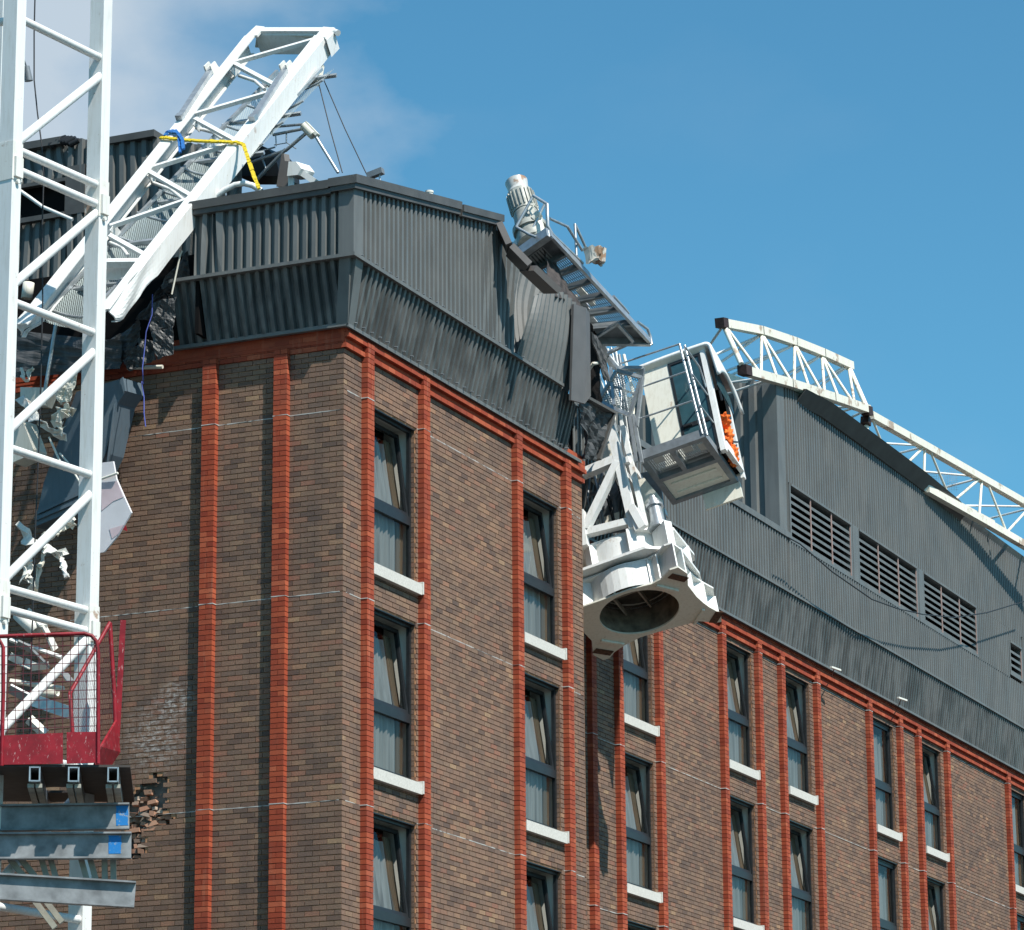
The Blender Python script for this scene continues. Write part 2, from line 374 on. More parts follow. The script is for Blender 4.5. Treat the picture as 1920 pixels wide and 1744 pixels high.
def make_window(parent, tilt, pane=True):
    """local: x is out of the wall, y along it, z up; origin at the opening's lower near corner"""
    fr = MB(); d0, d1 = -.125, -.07
    fr.bx(d0, d1, 0, .055, 0, WH); fr.bx(d0, d1, WW-.055, WW, 0, WH); fr.bx(d0, d1, .055, WW-.055, 0, .075); fr.bx(d0, d1, .055, WW-.055, WH-.06, WH)
    fr.bx(d0, d1+.012, .055, WW-.055, .86, .99); fr.bx(-.07, -.004, .002, WW-.002, WH-.022, WH-.003)
    fr.bx(-.07, -.01, .0, WW, 0, .03)
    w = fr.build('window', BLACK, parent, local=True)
    sd = MB(); a = tilt; H = WH-.06-.99
    def q(y, s, k): return Vector((-.112 - math.sin(a)*s - k*math.cos(a), y, .99 + math.cos(a)*s))
    def sb(y0, y1, s0, s1): sd.add([q(y, s, k) for k in (-.03, .03) for y in (y0, y1) for s in (s0, s1)], [(0, 1, 3, 2), (4, 6, 7, 5), (0, 4, 5, 1), (2, 3, 7, 6), (0, 2, 6, 4), (1, 5, 7, 3)])
    y0, y1 = .06, WW-.06
    sb(y0, y0+.055, 0, H); sb(y1-.055, y1, 0, H); sb(y0+.055, y1-.055, 0, .06); sb(y0+.055, y1-.055, H-.06, H)
    s_ = sd.build('sash', BLACK, w, local=True)
    pn = MB(); pn.add([q(y0+.05, .05, 0), q(y1-.05, .05, 0), q(y1-.05, H-.05, 0), q(y0+.05, H-.05, 0)], [(0, 1, 2, 3)]); pn.build('pane', GLASS, w, local=True)
    pn = MB(); pn.add([(-.10, .05, .07), (-.10, WW-.05, .07), (-.10, WW-.05, .87), (-.10, .05, .87)], [(0, 1, 2, 3)]); pn.build('pane', GLASS, w, local=True)
    li = MB(); D = -.52
    for ya, yb in ((-.03, -.002), (WW+.002, WW+.03)): li.bx(D, -.127, ya, yb, -.03, WH+.03)
    li.bx(D, -.127, -.002, WW+.002, WH+.002, WH+.03); li.bx(D, -.127, -.002, WW+.002, -.03, -.002); li.build('lining', INNER, w, local=True)
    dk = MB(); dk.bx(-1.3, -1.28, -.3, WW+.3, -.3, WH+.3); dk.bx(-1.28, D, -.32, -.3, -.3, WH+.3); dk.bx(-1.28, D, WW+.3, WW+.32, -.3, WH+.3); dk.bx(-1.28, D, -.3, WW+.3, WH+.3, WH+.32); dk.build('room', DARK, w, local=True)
    cx = lambda t: -.175-.0*t if t < .40 else -.175-(.19 if tilt else .02)*(t-.40)/.6
    cu = MB(); n = 70
    cu.sheet(lambda s, t: Vector((cx(t)-.020-.018*math.sin(s*58+.6*math.sin(s*9))-.012*math.sin(s*23+t), .02+s*(WW*.80), .02+t*(WH-.28))), n, 12); cu.build('net_curtain', NET, w, local=True)
    cu = MB(); cu.sheet(lambda s, t: Vector((cx(t)-.03-.02*math.sin(s*24), WW*(.82+.012*math.sin(t*5))+s*(WW*.14), .02+t*(WH-.2))), 26, 12); cu.build('drape', DRAPE, w, local=True)
    si = MB(); si.bx(-.10, .085, -.07, WW+.045, -.165, -.004); si.bx(-.05, .10, WW+.045, WW+.082, -.155, .03); si.build('sill', CONC, w, local=True)
    return w
def place_window(proto, parent, loc):
    c = proto.copy(); COL.objects.link(c); c.parent = parent; c.location = loc
    for ch in proto.children:
        k = ch.copy(); COL.objects.link(k); k.parent = c
    return c
def corr(mb, P, ulen, vtop, nv=1, disp=None, pitch=.15, depth=.066, v0=None, u0=0.):
    """trapezoidal profile sheet on P(u, v, n)"""
    us = []; u = u0
    while u < ulen-1e-6:
        for q, n in ((0, 0), (.40, 0), (.50, 1), (.90, 1)):
            if u+q*pitch < ulen: us.append((u+q*pitch, n*depth))
        u += pitch
    us.append((ulen, 0)); rows = []
    for j in range(nv+1):
        r = []
        for (u, n) in us:
            a = v0(u) if v0 else 0.; t = vtop(u) if callable(vtop) else vtop; v = a+(t-a)*j/nv
            p = P(u, v, n)
            if disp: p = p + disp(u, v, j/nv)
            r.append(p)
        rows.append(r)
    k = len(us)
    return mb.add([p for r in rows for p in r], [(j*k+i, j*k+i+1, (j+1)*k+i+1, (j+1)*k+i) for j in range(nv) for i in range(k-1)])
LP = wallP((0, 0, 0), (-1, 0, 0), (0, -1, 0))     # front face of the near block, u runs left from the corner
RP = wallP((0, 0, 0), (0, 1, 0), (1, 0, 0))       # its side face, u runs away from the corner
XR = -1.30
BP = wallP((XR, 0, 0), (0, 1, 0), (1, 0, 0))      # rear wing
YE = 8.60                                         # end of the near block
near = thing('brick_building', (0, 0, 0), 'nearer brown brick block, its corner facing the viewer, with crushed dark roof fascia', 'building')
far = thing('brick_building', (XR, YE, 0), 'long brick wing set back behind the nearer block, louvred vents in its roof', 'building')
# holes punched in the front face by the falling steel
HOLE = [at(x, y, y=0) for x, y in [(236, 1500), (262, 1478), (262, 1462), (284, 1466), (288, 1452), (313, 1453), (313, 1500), (318, 1510), (305, 1524), (326, 1530), (322, 1545), (292, 1552), (272, 1560), (270, 1600), (252, 1622), (240, 1600), (236, 1550)]]
HOLE = [(-p.x, p.z) for p in HOLE]
def inpoly(x, y, poly):
    r = False
    for (x0, y0), (x1, y1) in zip(poly, poly[1:]+poly[:1]):
        if (y0 > y) != (y1 > y) and x < (x1-x0)*(y-y0)/(y1-y0)+x0: r = not r
    return r
ZB = 6.0
wins_near = [(.8725, .8725+WW), (6.135, 6.135+WW)]
rows = [12.95, 10.025, 7.1]
holes_near = [(a, b, z, z+WH) for a, b in wins_near for z in rows]
HB = (min(p[0] for p in HOLE)-.02, max(p[0] for p in HOLE)+.02, min(p[1] for p in HOLE)-.02, max(p[1] for p in HOLE)+.02)
wb, mo = MB(), MB()
lay(wb, LP, 0, 7.2, ZB, 15.9, skip=lambda u, z: inpoly(u, z, HOLE)); lay(wb, RP, 0, YE, ZB, 15.9, holes_near)
for h in holes_near: reveals(wb, mo, RP, h)
backing(mo, LP, .01, 9.5, 0, 16.3, [HB]); backing(mo, RP, .01, YE, 0, 16.3, holes_near)
nb = 24                                           # ragged rim of the hole, then its recess
for i in range(nb):
    for j in range(nb):
        u0, u1 = HB[0]+(HB[1]-HB[0])*i/nb, HB[0]+(HB[1]-HB[0])*(i+1)/nb; z0, z1 = HB[2]+(HB[3]-HB[2])*j/nb, HB[2]+(HB[3]-HB[2])*(j+1)/nb
        if not inpoly((u0+u1)/2, (z0+z1)/2, HOLE): mo.add([LP(u0, z0, -.011), LP(u1, z0, -.011), LP(u1, z1, -.011), LP(u0, z1, -.011)], [(0, 1, 2, 3)])
mo.add([RP(YE, 0, 0), RP(YE, 16.3, 0), RP(YE, 16.3, -4), RP(YE, 0, -4)], [(0, 1, 2, 3)])
wall = wb.build('brick_wall', BRICK, near); mo.build('mortar', MORTAR, wall)
hb = MB(); hb.add([LP(HB[0]-.2, HB[2]-.2, -.13), LP(HB[1]+.2, HB[2]-.2, -.13), LP(HB[1]+.2, HB[3]+.2, -.13), LP(HB[0]-.2, HB[3]+.2, -.13)], [(0, 1, 2, 3)])
for a, b in zip(HOLE, HOLE[1:]+HOLE[:1]): hb.add([LP(*a, -.011), LP(*b, -.011), LP(*b, -.13), LP(*a, -.13)], [(0, 1, 2, 3)])
hb.build('inner_leaf', m_plain('grey_block', (.20, .19, .17), .9, 0, .3, 9), near)
rb = MB(); rs = random.Random(5)
DEEP = [at(x, y, y=0) for x, y in [(286, 1452), (313, 1453), (314, 1498), (302, 1516), (286, 1500), (280, 1478)]]; DEEP = [(-p.x, p.z) for p in DEEP]
for k in range(round(HB[2]/C75)-1, round(HB[3]/C75)+1):
    u = HB[0]-.05-rs.random()*.1
    while u < HB[1]:
        L = rs.uniform(.05, .19); uc, zc = u+L/2, (k+.5)*C75; u += L+rs.uniform(.0, .03)
        if not inpoly(uc, zc, HOLE) or rs.random() < (.92 if inpoly(uc, zc, DEEP) else .24): continue
        a1, a2, a3 = (rs.gauss(0, .16) for _ in range(3)); rot = Matrix.Rotation(a1, 3, 'X') @ Matrix.Rotation(a2, 3, 'Y') @ Matrix.Rotation(a3, 3, 'Z'); hgt = rs.uniform(.045, .066); dn = rs.uniform(-.085, -.03)
        c = LP(uc, zc-rs.uniform(0, .02), dn); X, Y, Z = rot @ V(L, 0, 0), rot @ V(0, .09, 0), rot @ V(0, 0, hgt)
        vs = [c + X*(i+rs.uniform(-.14, .14)) + Y*j2 + Z*(q+rs.uniform(-.16, .16)) for i in (-.5, .5) for j2 in (-.5, .5) for q in (-.5, .5)]
        rb.add(vs, [(0, 1, 3, 2), (4, 6, 7, 5), (0, 4, 5, 1), (2, 3, 7, 6), (0, 2, 6, 4), (1, 5, 7, 3)])
for i in range(70):
    a, b = rs.choice(HOLE), rs.choice(HOLE); f = rs.random(); u, z = a[0]*f+b[0]*(1-f), a[1]*f+b[1]*(1-f)
    if inpoly(u, z, HOLE): s_ = rs.uniform(.012, .03); rb.box(LP(u, z, rs.uniform(-.10, -.03)), V(s_*1.6, s_*.3, 0), V(0, s_, s_*.2), V(.2*s_, 0, s_))
t = NT('broken_brick'); rb.build('rubble', t.fin(t.ramp(t.geo.outputs['Random Per Island'], [(0, (.34, .17, .11)), (.35, (.44, .25, .165)), (.6, (.30, .155, .10)), (.85, (.42, .34, .27)), (1, (.20, .12, .085))]), .95), near)['kind'] = 'stuff'
for uc in (.9625, 2.1175): pilaster(LP, uc, ZB, 15.98, near)
for uc in (.6675, 2.5275, 5.8975, 7.8325): pilaster(RP, uc, ZB, 16.1, near)
def corbel(P, u0, u1, z0, parent, left=False):
    mb = MB()
    for k in range(5):
        za, zb = z0+k*C75+.004, z0+(k+1)*C75-.004; pr = (.02, .01, .025, .02, .02)[k] if left else (.055, .012, .095, .065, .065)[k]; off = (k % 2)*.1125; u = u0-off
        while u < u1:
            a, b = max(u, u0), min(u+.225, u1); u += .225
            if b-a > .02: brick1(mb, P, a+.003, b-.003, za, zb, -.03, pr)
    vs = [P(u, z, n) for n in (-.03, .02) for u in (u0, u1) for z in (z0+.1, z0+.46)]
    mb.add(vs, [(4, 5, 7, 6), (0, 4, 6, 2), (1, 3, 7, 5), (0, 1, 5, 4), (2, 6, 7, 3)])
    mb.build('corbel', RED, parent)
corbel(LP, -.03, 7.2, 15.9, near, True); corbel(RP, -.03, YE, 15.9, near)
rj = random.Random(3); t = NT('white_sealant'); SEAL = t.fin((.46, .45, .42), .8)
def joint(P, pil, u0, u1, z, gaps, parent):
    u, run = u0, []
    def flush():
        if len(run) < 3: run.clear(); return
        mb = MB(); k = len(run); vs = []
        for (q, n, hh, dz) in run: vs += [P(q, z+dz-hh, n), P(q, z+dz+hh, n), P(q, z+dz+hh, -.018), P(q, z+dz-hh, -.018)]
        mb.add(vs, [(4*a+c, 4*a+4+c, 4*a+4+(c+1) % 4, 4*a+(c+1) % 4) for a in range(k-1) for c in range(4)]+[(0, 1, 2, 3), (4*k-4, 4*k-3, 4*k-2, 4*k-1)]); mb.build('movement_joint', SEAL, parent); run.clear()
    edges = sorted([c+d for c in pil for d in (-.116, -.1155, .1155, .116)])
    while u < u1:
        if any(a < u < b for a, b in gaps): flush(); u += .05; continue
        n = .103 if any(abs(u-c) < .1158 for c in pil) else .0025
        run.append((u, n, rj.choice([.0008, .003, .005, .0065, .008]), rj.uniform(-.0015, .0015)))
        st = rj.uniform(.02, .12); nx = [e for e in edges if u+1e-6 < e <= u+st]; u = nx[0] if nx else u+st
    flush()
PN = (.6675, 2.5275, 5.8975, 7.8325); GN = [(a-.02, b+.02) for a, b in wins_near]
for z in (15.3, 12.375, 9.45): joint(RP, PN, .1, YE-.05, z, GN, near)
for z in (15.0, 12.375, 9.45): joint(LP, (.9625, 2.1175), .05, 4.5, z, [], near)
wp = make_window(near, R(7.4)); wp.location = V(0, wins_near[0][0], rows[0])
for (a, b) in wins_near:
    for z in rows:
        if (a, z) != (wins_near[0][0], rows[0]): place_window(wp, near, V(0, a, z))
core = MB(); core.bx(-11, -1.32, .6, 8.55, 0, 16.2); core.bx(-11, -.06, .05, 8.4, 16.25, 17.1); core.bx(-.9, -.30, 4.6, 8.2, 17.1, 17.9); core.bx(-11, -.2, .7, 4.6, 16.9, 17.9); core.build('roof_core', DARK, near)
# ---- metal fascia of the near block: leaning lower band, upright upper band, coping
UB_R, UB_L = .30, .375
def lowR(u, t, n=0.): return V(.06+(.285-.06)*t+n*.98, u, 16.22+(17.12-16.22)*t-n*.2)
def lowL(u, t, n=0.): return V(-u, -(.065+(.33-.065)*t)-n*.97, 16.22+(17.12-16.22)*t-n*.24)
mb = MB(); rr = random.Random(11)
def dlow(u, v, t):
    k = max(0, u-6.9); return V(-.12*k*k+.03*k*math.sin(u*9+t*3), 0, -.05*k)
corr(mb, lambda u, v, n: lowR(u, v, n), 8.05, 1., 3, dlow, u0=.0); mb.build('lower_fascia', CLADS, near)
mb = MB(); corr(mb, lambda u, v, n: lowL(u, v, n), 2.62, 1., 4, lambda u, v, t: V(0, -.05*max(0, u-2.3)*math.sin(t*4+u*7), -.03*max(0, u-2.2)*t), u0=-.10); mb.build('lower_fascia', CLADS, near)
cf = MB()                                         # corner flashings
def strip(mb, a, b, c, d, n):
    mb.prism([a, b, c, d], n)
strip(cf, lowR(-.122, 0), lowR(.07, 0), lowR(-.10, 1), lowR(-.332, 1), V(.07, 0, -.014)); strip(cf, lowL(-.127, 0), lowL(.06, 0), lowL(-.12, 1), lowL(-.287, 1), V(0, -.07, -.014))
strip(cf, V(UB_R, -UB_L, 17.14), V(UB_R, -.14, 17.14), V(UB_R, -.14, 18.16), V(UB_R, -UB_L, 18.12), V(.07, 0, 0)); strip(cf, V(UB_R+.07, -UB_L, 17.14), V(UB_R-.17, -UB_L, 17.14), V(UB_R-.17, -UB_L, 18.12), V(UB_R+.07, -UB_L, 18.12), V(0, -.07, 0))
cf.build('corner_flashing', CLAD, near)
topR = lambda u: 18.14+.195*(u+.3)
mb = MB()
def dupA(u, v, t):
    k = max(0, u-4.2); return V(.16*k*k*t*t+(.012*math.sin(u*31+t*8) if 3.9 < u < 5.2 else 0), .03*k*t, -.06*k*t*t)
corr(mb, lambda u, v, n: V(UB_R+n, u, v), 5.1, lambda u: topR(min(u, 4.5))-.02-.5*max(0, u-4.5)**1.0, 10, dupA, u0=-.15, v0=lambda u: 17.14); mb.build('upper_fascia', CLAD, near)
mb = MB(); rc = random.Random(2)
def dupL(u, v, t):
    if u > 1.75: return V(.05*math.sin(u*13)*t, -.03*math.sin(u*21+t*2), -.03*t)
    return V(0, .006*math.sin(u*17), 0)
corr(mb, lambda u, v, n: V(-u, -UB_L-n, v), 2.22, lambda u: 18.12+.0*u, 4, dupL, u0=-.14, v0=lambda u: 17.14); mb.build('upper_fascia', CLAD, near)
# buckled sheets beyond the dent
def pxR(pts, x): return [at(a, b, x=x) for a, b in pts]
dent_top = [(935, 432), (952, 470), (985, 560), (1000, 640)]
mb = MB()
dT = [at(932, 436, x=.31), at(958, 472, x=.22), at(985, 502, x=.16), at(1010, 525, x=.16), at(1042, 550, x=.22)]
def dentf(s, t):                                  # pushed-in strip between the two standing sheets
    k = min(3, int(s*4)); q = s*4-k; top = dT[k]*(1-q)+dT[k+1]*q
    bot = V(UB_R-.05*math.sin(math.pi*s), 4.85+s*1.6, 17.12); p = bot*(1-t)+top*t
    rib = .05*(1 if (s*11) % 1 > .5 else 0)
    return p+V(-.20*min(1, s*6, (1-s)*2.2)*math.sin(math.pi*t*.8)+rib+.015*math.sin(9*s+7*t), 0, 0)
mb.sheet(dentf, 60, 14, smooth=False); mb.build('buckled_sheet', CLAD, near)
mb = MB()
def bsheet(s, t):                                 # second bulge, its top leaning out
    p0 = at(966+97*s, 672+66*s, x=UB_R); top = at(1000+85*s, 556+22*s-22*math.sin(math.pi*s), x=.54-.04*s)
    p = p0*(1-t)+top*t; rib = .045*(1 if (s*11) % 1 > .5 else 0)
    return p+V(.05*math.sin(math.pi*t)*(1-s*.4)+rib, -.07*math.sin(t*3.1)*(1-s)**2, 0)
mb.sheet(bsheet, 55, 10, smooth=False); mb.build('buckled_sheet', CLAD, near)
lip = MB()                                        # drip lips and copings
lip.add([lowR(u, 0, n)+V(0, 0, z) for u in (-.12, 8.3) for n in (-.06, .074) for z in (-.04, .012)], [(0, 1, 3, 2), (4, 6, 7, 5), (0, 4, 5, 1), (2, 3, 7, 6), (0, 2, 6, 4), (1, 5, 7, 3)])
lip.bx(-2.7, .10, -.135, -.06, 16.18, 16.235)
lip.bx(.20, .395, -.465, 7.0, 17.09, 17.14); lip.bx(-2.6, .20, -.465, -.25, 17.09, 17.14)
lip.build('drip_lip', CLAD, near)
fx = MB()
for k in range(30):
    p = V(.40, -.2+k*.225, 17.165); fx.tube(p-V(.03, 0, 0), p, .011, 6); p = lowR(.05+k*.262, .06, .045); fx.tube(p, p+V(.065, 0, -.01), .011, 6)
fx.build('screw_row', GALVD, near)['kind'] = 'stuff'
cp = MB()
def slab(y0, y1, x0, x1, dz0, dz1): cp.add([V(x, y, topR(y)+dz) for x in (x0, x1) for y in (y0, y1) for dz in (dz0, dz1)], [(0, 1, 3, 2), (4, 6, 7, 5), (0, 4, 5, 1), (2, 3, 7, 6), (0, 2, 6, 4), (1, 5, 7, 3)])
slab(-.53, 3.03, .0, .455, .045, .17); slab(-.51, 3.03, .03, .425, -.03, .045); slab(3.06, 4.55, .02, .47, .02, .13); slab(3.06, 4.55, .05, .44, -.05, .02)
z = 18.08; cp.bx(-2.24, .0, -.53, -.1, z+.045, z+.17); cp.bx(-2.22, .03, -.505, -.1, z-.03, z+.045)
cp.prism([V(-2.24, -.53, z+.0), V(-2.24, -.53, z+.17), V(-2.50, -.51, z-.06), V(-2.50, -.51, z-.16)], V(0, .4, 0))
cp.build('coping', TRIM, near)
# ---- the rest of the front: torn-open roof storey seen between mast and fallen steel
YP = 2.2
mb = MB()
wob = lambda u, v, t: V(.03*math.sin(t*6+u), .04*math.sin(u*2.1)*t, 0)
corr(mb, lambda u, v, n: V(-u, YP-n, v), 9.3, lambda u: 20.60+.05*math.sin(u*1.3), 6, wob, u0=5.97, v0=lambda u: 20.0, depth=.07, pitch=.19)
corr(mb, lambda u, v, n: V(-u, YP-n, v), 5.97, lambda u: (20.46-.30*max(0, 4.4-u) if u < 5.45 else 20.62)+.02*math.sin(u*9), 6, wob, u0=2.9, v0=lambda u: 16.6, depth=.07, pitch=.19)
corr(mb, lambda u, v, n: V(-u, YP-n, v), 9.3, lambda u: 19.44, 3, wob, u0=5.97, v0=lambda u: 16.6, depth=.07, pitch=.19)
mb.build('roof_storey_cladding', CLAD, near)
mb = MB(); mb.bx(-9.3, -6.05, YP-.16, YP+.2, 20.58, 20.70); mb.bx(-5.42, -4.35, YP-.16, YP+.2, 20.44, 20.55); mb.bx(-5.97, -5.62, YP-.09, YP+.05, 19.4, 20.2); mb.bx(-9.3, -5.97, YP-.1, YP, 19.97, 20.03); mb.bx(-9.3, -5.97, YP-.12, YP, 19.38, 19.46)
mb.build('roof_storey_trim', TRIM, near)
mb = MB(); rq = random.Random(6)
for k in range(7): p = at(104+k*6, 266-4*math.sin(k*.5)+rq.uniform(-2, 2), y=YP-.1); mb.tube(p-V(.08, 0, .03), p+V(.08, 0, .02), rq.uniform(.04, .08), 7, .04)
mb.build('torn_flashing', RUBBER, near)
mb = MB(); mb.bx(-9.5, -4.4, YP+.12, 6, 16.2, 20.35); mb.bx(-9.5, -2.3, .1, 1.3, 16.2, 16.5); mb.bx(-2.22, -2.16, -.35, .6, 16.3, 17.9); mb.build('roof_storey_core', DARK, near)
# ------------------------------------------------------------------ rear wing
rear_c = [11.9, 13.12, 15.04, 18.29, 20.26, 21.57, 23.68, 27.01, 29.10, 30.40, 32.51, 37.35, 39.3, 40.6, 42.6]
pairs = [(13.12, 15.04), (18.29, 20.26), (21.57, 23.68), (27.01, 29.10), (30.40, 32.51), (37.35, 39.3), (40.6, 42.6)]
wins_far = [((a+b)/2-WW/2, (a+b)/2+WW/2) for a, b in pairs]
rowsF = [13.0, 10.03, 7.1]
holes_far = [(a, b, z, z+WH) for a, b in wins_far for z in rowsF]
wb, mo = MB(), MB()
lay(wb, BP, YE+1.5, 44, 8.2, 15.45, holes_far)
for h in holes_far: reveals(wb, mo, BP, h)
backing(mo, BP, YE-.5, 46, 0, 15.8, holes_far)
wall = wb.build('brick_wall', BRICK, far); mo.build('mortar', MORTAR, wall)
for uc in rear_c: pilaster(BP, uc, 8.2, 15.62, far)
corbel(BP, YE+1.5, 44, 15.41, far)
for z in (15.36, 12.40, 9.47): joint(BP, rear_c, 11, 44, z, [(a-.02, b+.02) for a, b in wins_far], far)
wq = make_window(far, R(7.4)); wc = make_window(far, 0.)
for i, (a, b) in enumerate(wins_far):
    for k, z in enumerate(rowsF):
        if (i, k) == (0, 0): wq.location = V(0, a-YE, z)
        elif (i, k) == (3, 0): wc.location = V(0, a-YE, z)
        else: place_window(wc if (i in (3, 5) and k < 2) else wq, far, V(0, a-YE, z))
core = MB(); core.bx(-12, XR-1.32, YE, 47, 0, 15.8); core.bx(-12, XR-.05, YE+1.2, 47, 15.85, 17.9); core.bx(-12, XR-.25, 21.6, 47, 17.9, 20.95); core.build('roof_core', DARK, far)
mb = MB()
def lowB(u, t, n=0.): return V(-1.20+.15*t+n*.98, u, 15.79+.97*t-n*.2)
corr(mb, lambda u, v, n: lowB(u, v, n), 46, 1., 1, u0=YE+1.0); mb.build('lower_fascia', CLADS, far)
mb = MB(); XB = -1.03
corr(mb, lambda u, v, n: V(XB+n, u, v), 21.42, lambda u: 17.86, 1, u0=YE+1.0, v0=lambda u: 16.80)
louv = [(21.55, 25.42), (25.80, 29.92), (30.28, 34.42)]
zl0, zl1 = 17.84, 19.04
corr(mb, lambda u, v, n: V(XB+n, u, v), 46, lambda u: zl0, 1, u0=21.42, v0=lambda u: 16.80)
corr(mb, lambda u, v, n: V(XB+n, u, v), 46, lambda u: 21.06, 1, u0=21.42, v0=lambda u: zl1)
for a, b in ((21.42, 21.55), (34.42, 37.0), (38.15, 38.65)): corr(mb, lambda u, v, n: V(XB+n, u, v), b, lambda u: zl1, 1, u0=a, v0=lambda u: zl0)
mb.build('upper_fascia', CLAD, far)
mb = MB(); corr(mb, lambda u, v, n: V(XB-u, 21.02-n, v), 4.5, lambda u: 21.06, 1, u0=.26, v0=lambda u: 17.9, pitch=.30, depth=.07); mb.build('end_cladding', CLAD, far)
mb = MB(); mb.bx(XB-.24, XB+.06, 20.96, 21.02, 17.9, 21.0); mb.bx(XB-.02, XB+.06, 21.02, 21.40, 17.9, 21.0); mb.build('corner_flashing', CLAD, far)
mb = MB(); mb.bx(XB-.3, XB+.09, YE+1.0, 21.5, 17.87, 17.99); mb.bx(XB-.02, XB+.075, YE+1, 46, 16.755, 16.80)
mb.add([lowB(u, 0, n)+V(0, 0, z) for u in (YE+1.0, 46) for n in (-.06, .07) for z in (-.035, .012)], [(0, 1, 3, 2), (4, 6, 7, 5), (0, 4, 5, 1), (2, 3, 7, 6), (0, 2, 6, 4), (1, 5, 7, 3)])
mb.build('drip_lip', CLAD, far)
mb = MB(); rz = random.Random(4)
pts = [(XB+.10, 22.2, 21.02), (XB+.17, 23.6, 21.08), (XB+.17, 26, 21.09), (XB+.16, 30, 21.10), (XB+.13, 32.6, 21.06), (XB+.08, 33.4, 20.98), (XB+.05, 46, 21.02)]
for p, q in zip(pts, pts[1:]):
    k0, k1 = (.16, .16) if p[1] < 33 else (.04, .04)
    mb.add([V(p[0]-.07, p[1], p[2]-.16), V(q[0]-.07, q[1], q[2]-.16), V(q[0]+k1, q[1], q[2]+.10), V(p[0]+k0, p[1], p[2]+.10), V(p[0]-.8, p[1], p[2]+.24), V(q[0]-.8, q[1], q[2]+.24), V(p[0]-.3, p[1], p[2]-.16), V(q[0]-.3, q[1], q[2]-.16)], [(0, 1, 2, 3), (3, 2, 5, 4), (0, 6, 7, 1)])
mb.build('coping', TRIM, far, .02)
def louvre(a, b, z0, z1, posts):
    fr = MB(); x0, x1 = XB-.12, XB+.07
    fr.bx(x0, x1, a, a+.07, z0, z1); fr.bx(x0, x1, b-.09, b, z0, z1); fr.bx(x0, x1+.02, a+.07, b-.09, z1-.05, z1); fr.bx(x0, x1, a+.07, b-.09, z0, z0+.06)
    o = fr.build('louvre', CLAD, far)
    sl_ = MB(); n = max(3, round((z1-z0-.15)/.152))
    for k in range(n):
        z = z0+.07+(z1-z0-.17)*k/n
        sl_.add([V(x, y, z+dz) for y in (a+.07, b-.09) for x, dz in ((XB+.045, .0), (XB+.045, .062), (XB-.10, .115), (XB-.10, .10))], [(0, 1, 5, 4), (1, 2, 6, 5), (2, 3, 7, 6), (3, 0, 4, 7)])
    sl_.build('blade', CLAD, o)
    bk = MB(); bk.bx(XB-.16, XB-.14, a, b, z0, z1); bk.build('back_board', DARK, o)
    ps = MB()
    for k in range(1, posts+1): y = a+(b-a)*k/posts-(.09 if k == posts else 0); ps.bx(XB+.046, XB+.066, y-.012, y+.012, z0+.06, z1-.05)
    ps.build('post', m_rustbar, o)
m_rustbar = m_plain('pinkish_bar', (.40, .28, .25), .7, 0, .2, 8)
for a, b in louv: louvre(a, b, zl0, zl1, 3)
for a, b in ((25.44, 25.78), (29.94, 30.26)):
    pst = MB(); pst.bx(XB-.1, XB+.075, a, b, zl0, zl1); pst.build('louvre_pier', CLAD, far)
louvre(37.02, 38.12, 17.92, 18.75, 1); louvre(38.66, 42, 17.84, 19.04, 3)
fl = MB(); corr(fl, lambda u, v, n: V(XB+n, u, v), 38.12, lambda u: zl1, 1, u0=37.0, v0=lambda u: 18.76); fl.build('upper_fascia', CLAD, far)
for lab, (x, y), d in (('slim pale lamp on the rear fascia edge, nearest the crane base', (1564, 1254), .12), ('slim pale lamp on the rear fascia edge, farther right above the double windows', (1689, 1311), .1)):
    p = at(x, y, x=-.95); L = thing('wall_lamp', at(x-2, y+8, x=-1.06), lab, 'lamp', 'lamps along the rear fascia')
    mb = MB(); mb.bar(p-V(0, .20, .0), p+V(0, .20, .0)+V(.06, 0, 0), .05, .035); mb.build('tube', INNER, L)
    mb = MB(); mb.tube(p, at(x-4, y+12, x=-1.14), .012, 6); mb.build('bracket', BLACK, L)
# ------------------------------------------------------------------ standing crane mast
MR = R(8)
MX, MY = V(math.cos(MR), -math.sin(MR), 0), V(math.sin(MR), math.cos(MR), 0)
MF = Frame(at(187, 340, y=-2.8).xy.to_3d(), MX, MY, V(0, 0, 1))
def mface(px, py): return MF.loc(MF.on(px, py, 0, 0.))
ML = mface(24.6, 265).y; MW = -ML                 # the near leg's corner, along the side face
Ld, Lw = .24, .19
LC = MF.w(0, ML, 0); XM, YL, YR = LC.x, LC.y, MF.O.y
def mbx(mb, a0, a1, b0, b1, z0, z1): return mb.add([MF.w(a, b, z) for a in (a0, a1) for b in (b0, b1) for z in (z0, z1)], [(0, 1, 3, 2), (4, 6, 7, 5), (0, 4, 5, 1), (2, 3, 7, 6), (0, 2, 6, 4), (1, 5, 7, 3)])
mast = thing('crane_mast', LC, 'white lattice crane mast standing upright along the left edge', 'crane mast')
ZJ = [MF.on(24.6, 290, 0, 0.).z, MF.on(14, 1118, 0, 0.).z]; SEC_H = ZJ[0]-ZJ[1]; ZJ += [ZJ[1]-SEC_H]
for a, b in ((0, ML), (0, 0), (-MW, ML), (-MW, 0)):
    mb = MB(); mbx(mb, a-Ld, a, b, b+Lw, 0, 26); lg = mb.build('leg', WHITE, mast)
    for z in ZJ:
        cb = MB(); mbx(cb, a-Ld-.009, a+.009, b-.009, b+Lw+.009, z-.34, z+.20); mbx(cb, a+.009, a+.05, b+.02, b+Lw-.02, z-.30, z-.02); cb.tube(MF.w(a, b+Lw/2, z-.36), MF.w(a+.045, b+Lw/2, z-.36), .032, 8); cb.build('joint_collar', WHITED, lg)
zs = []
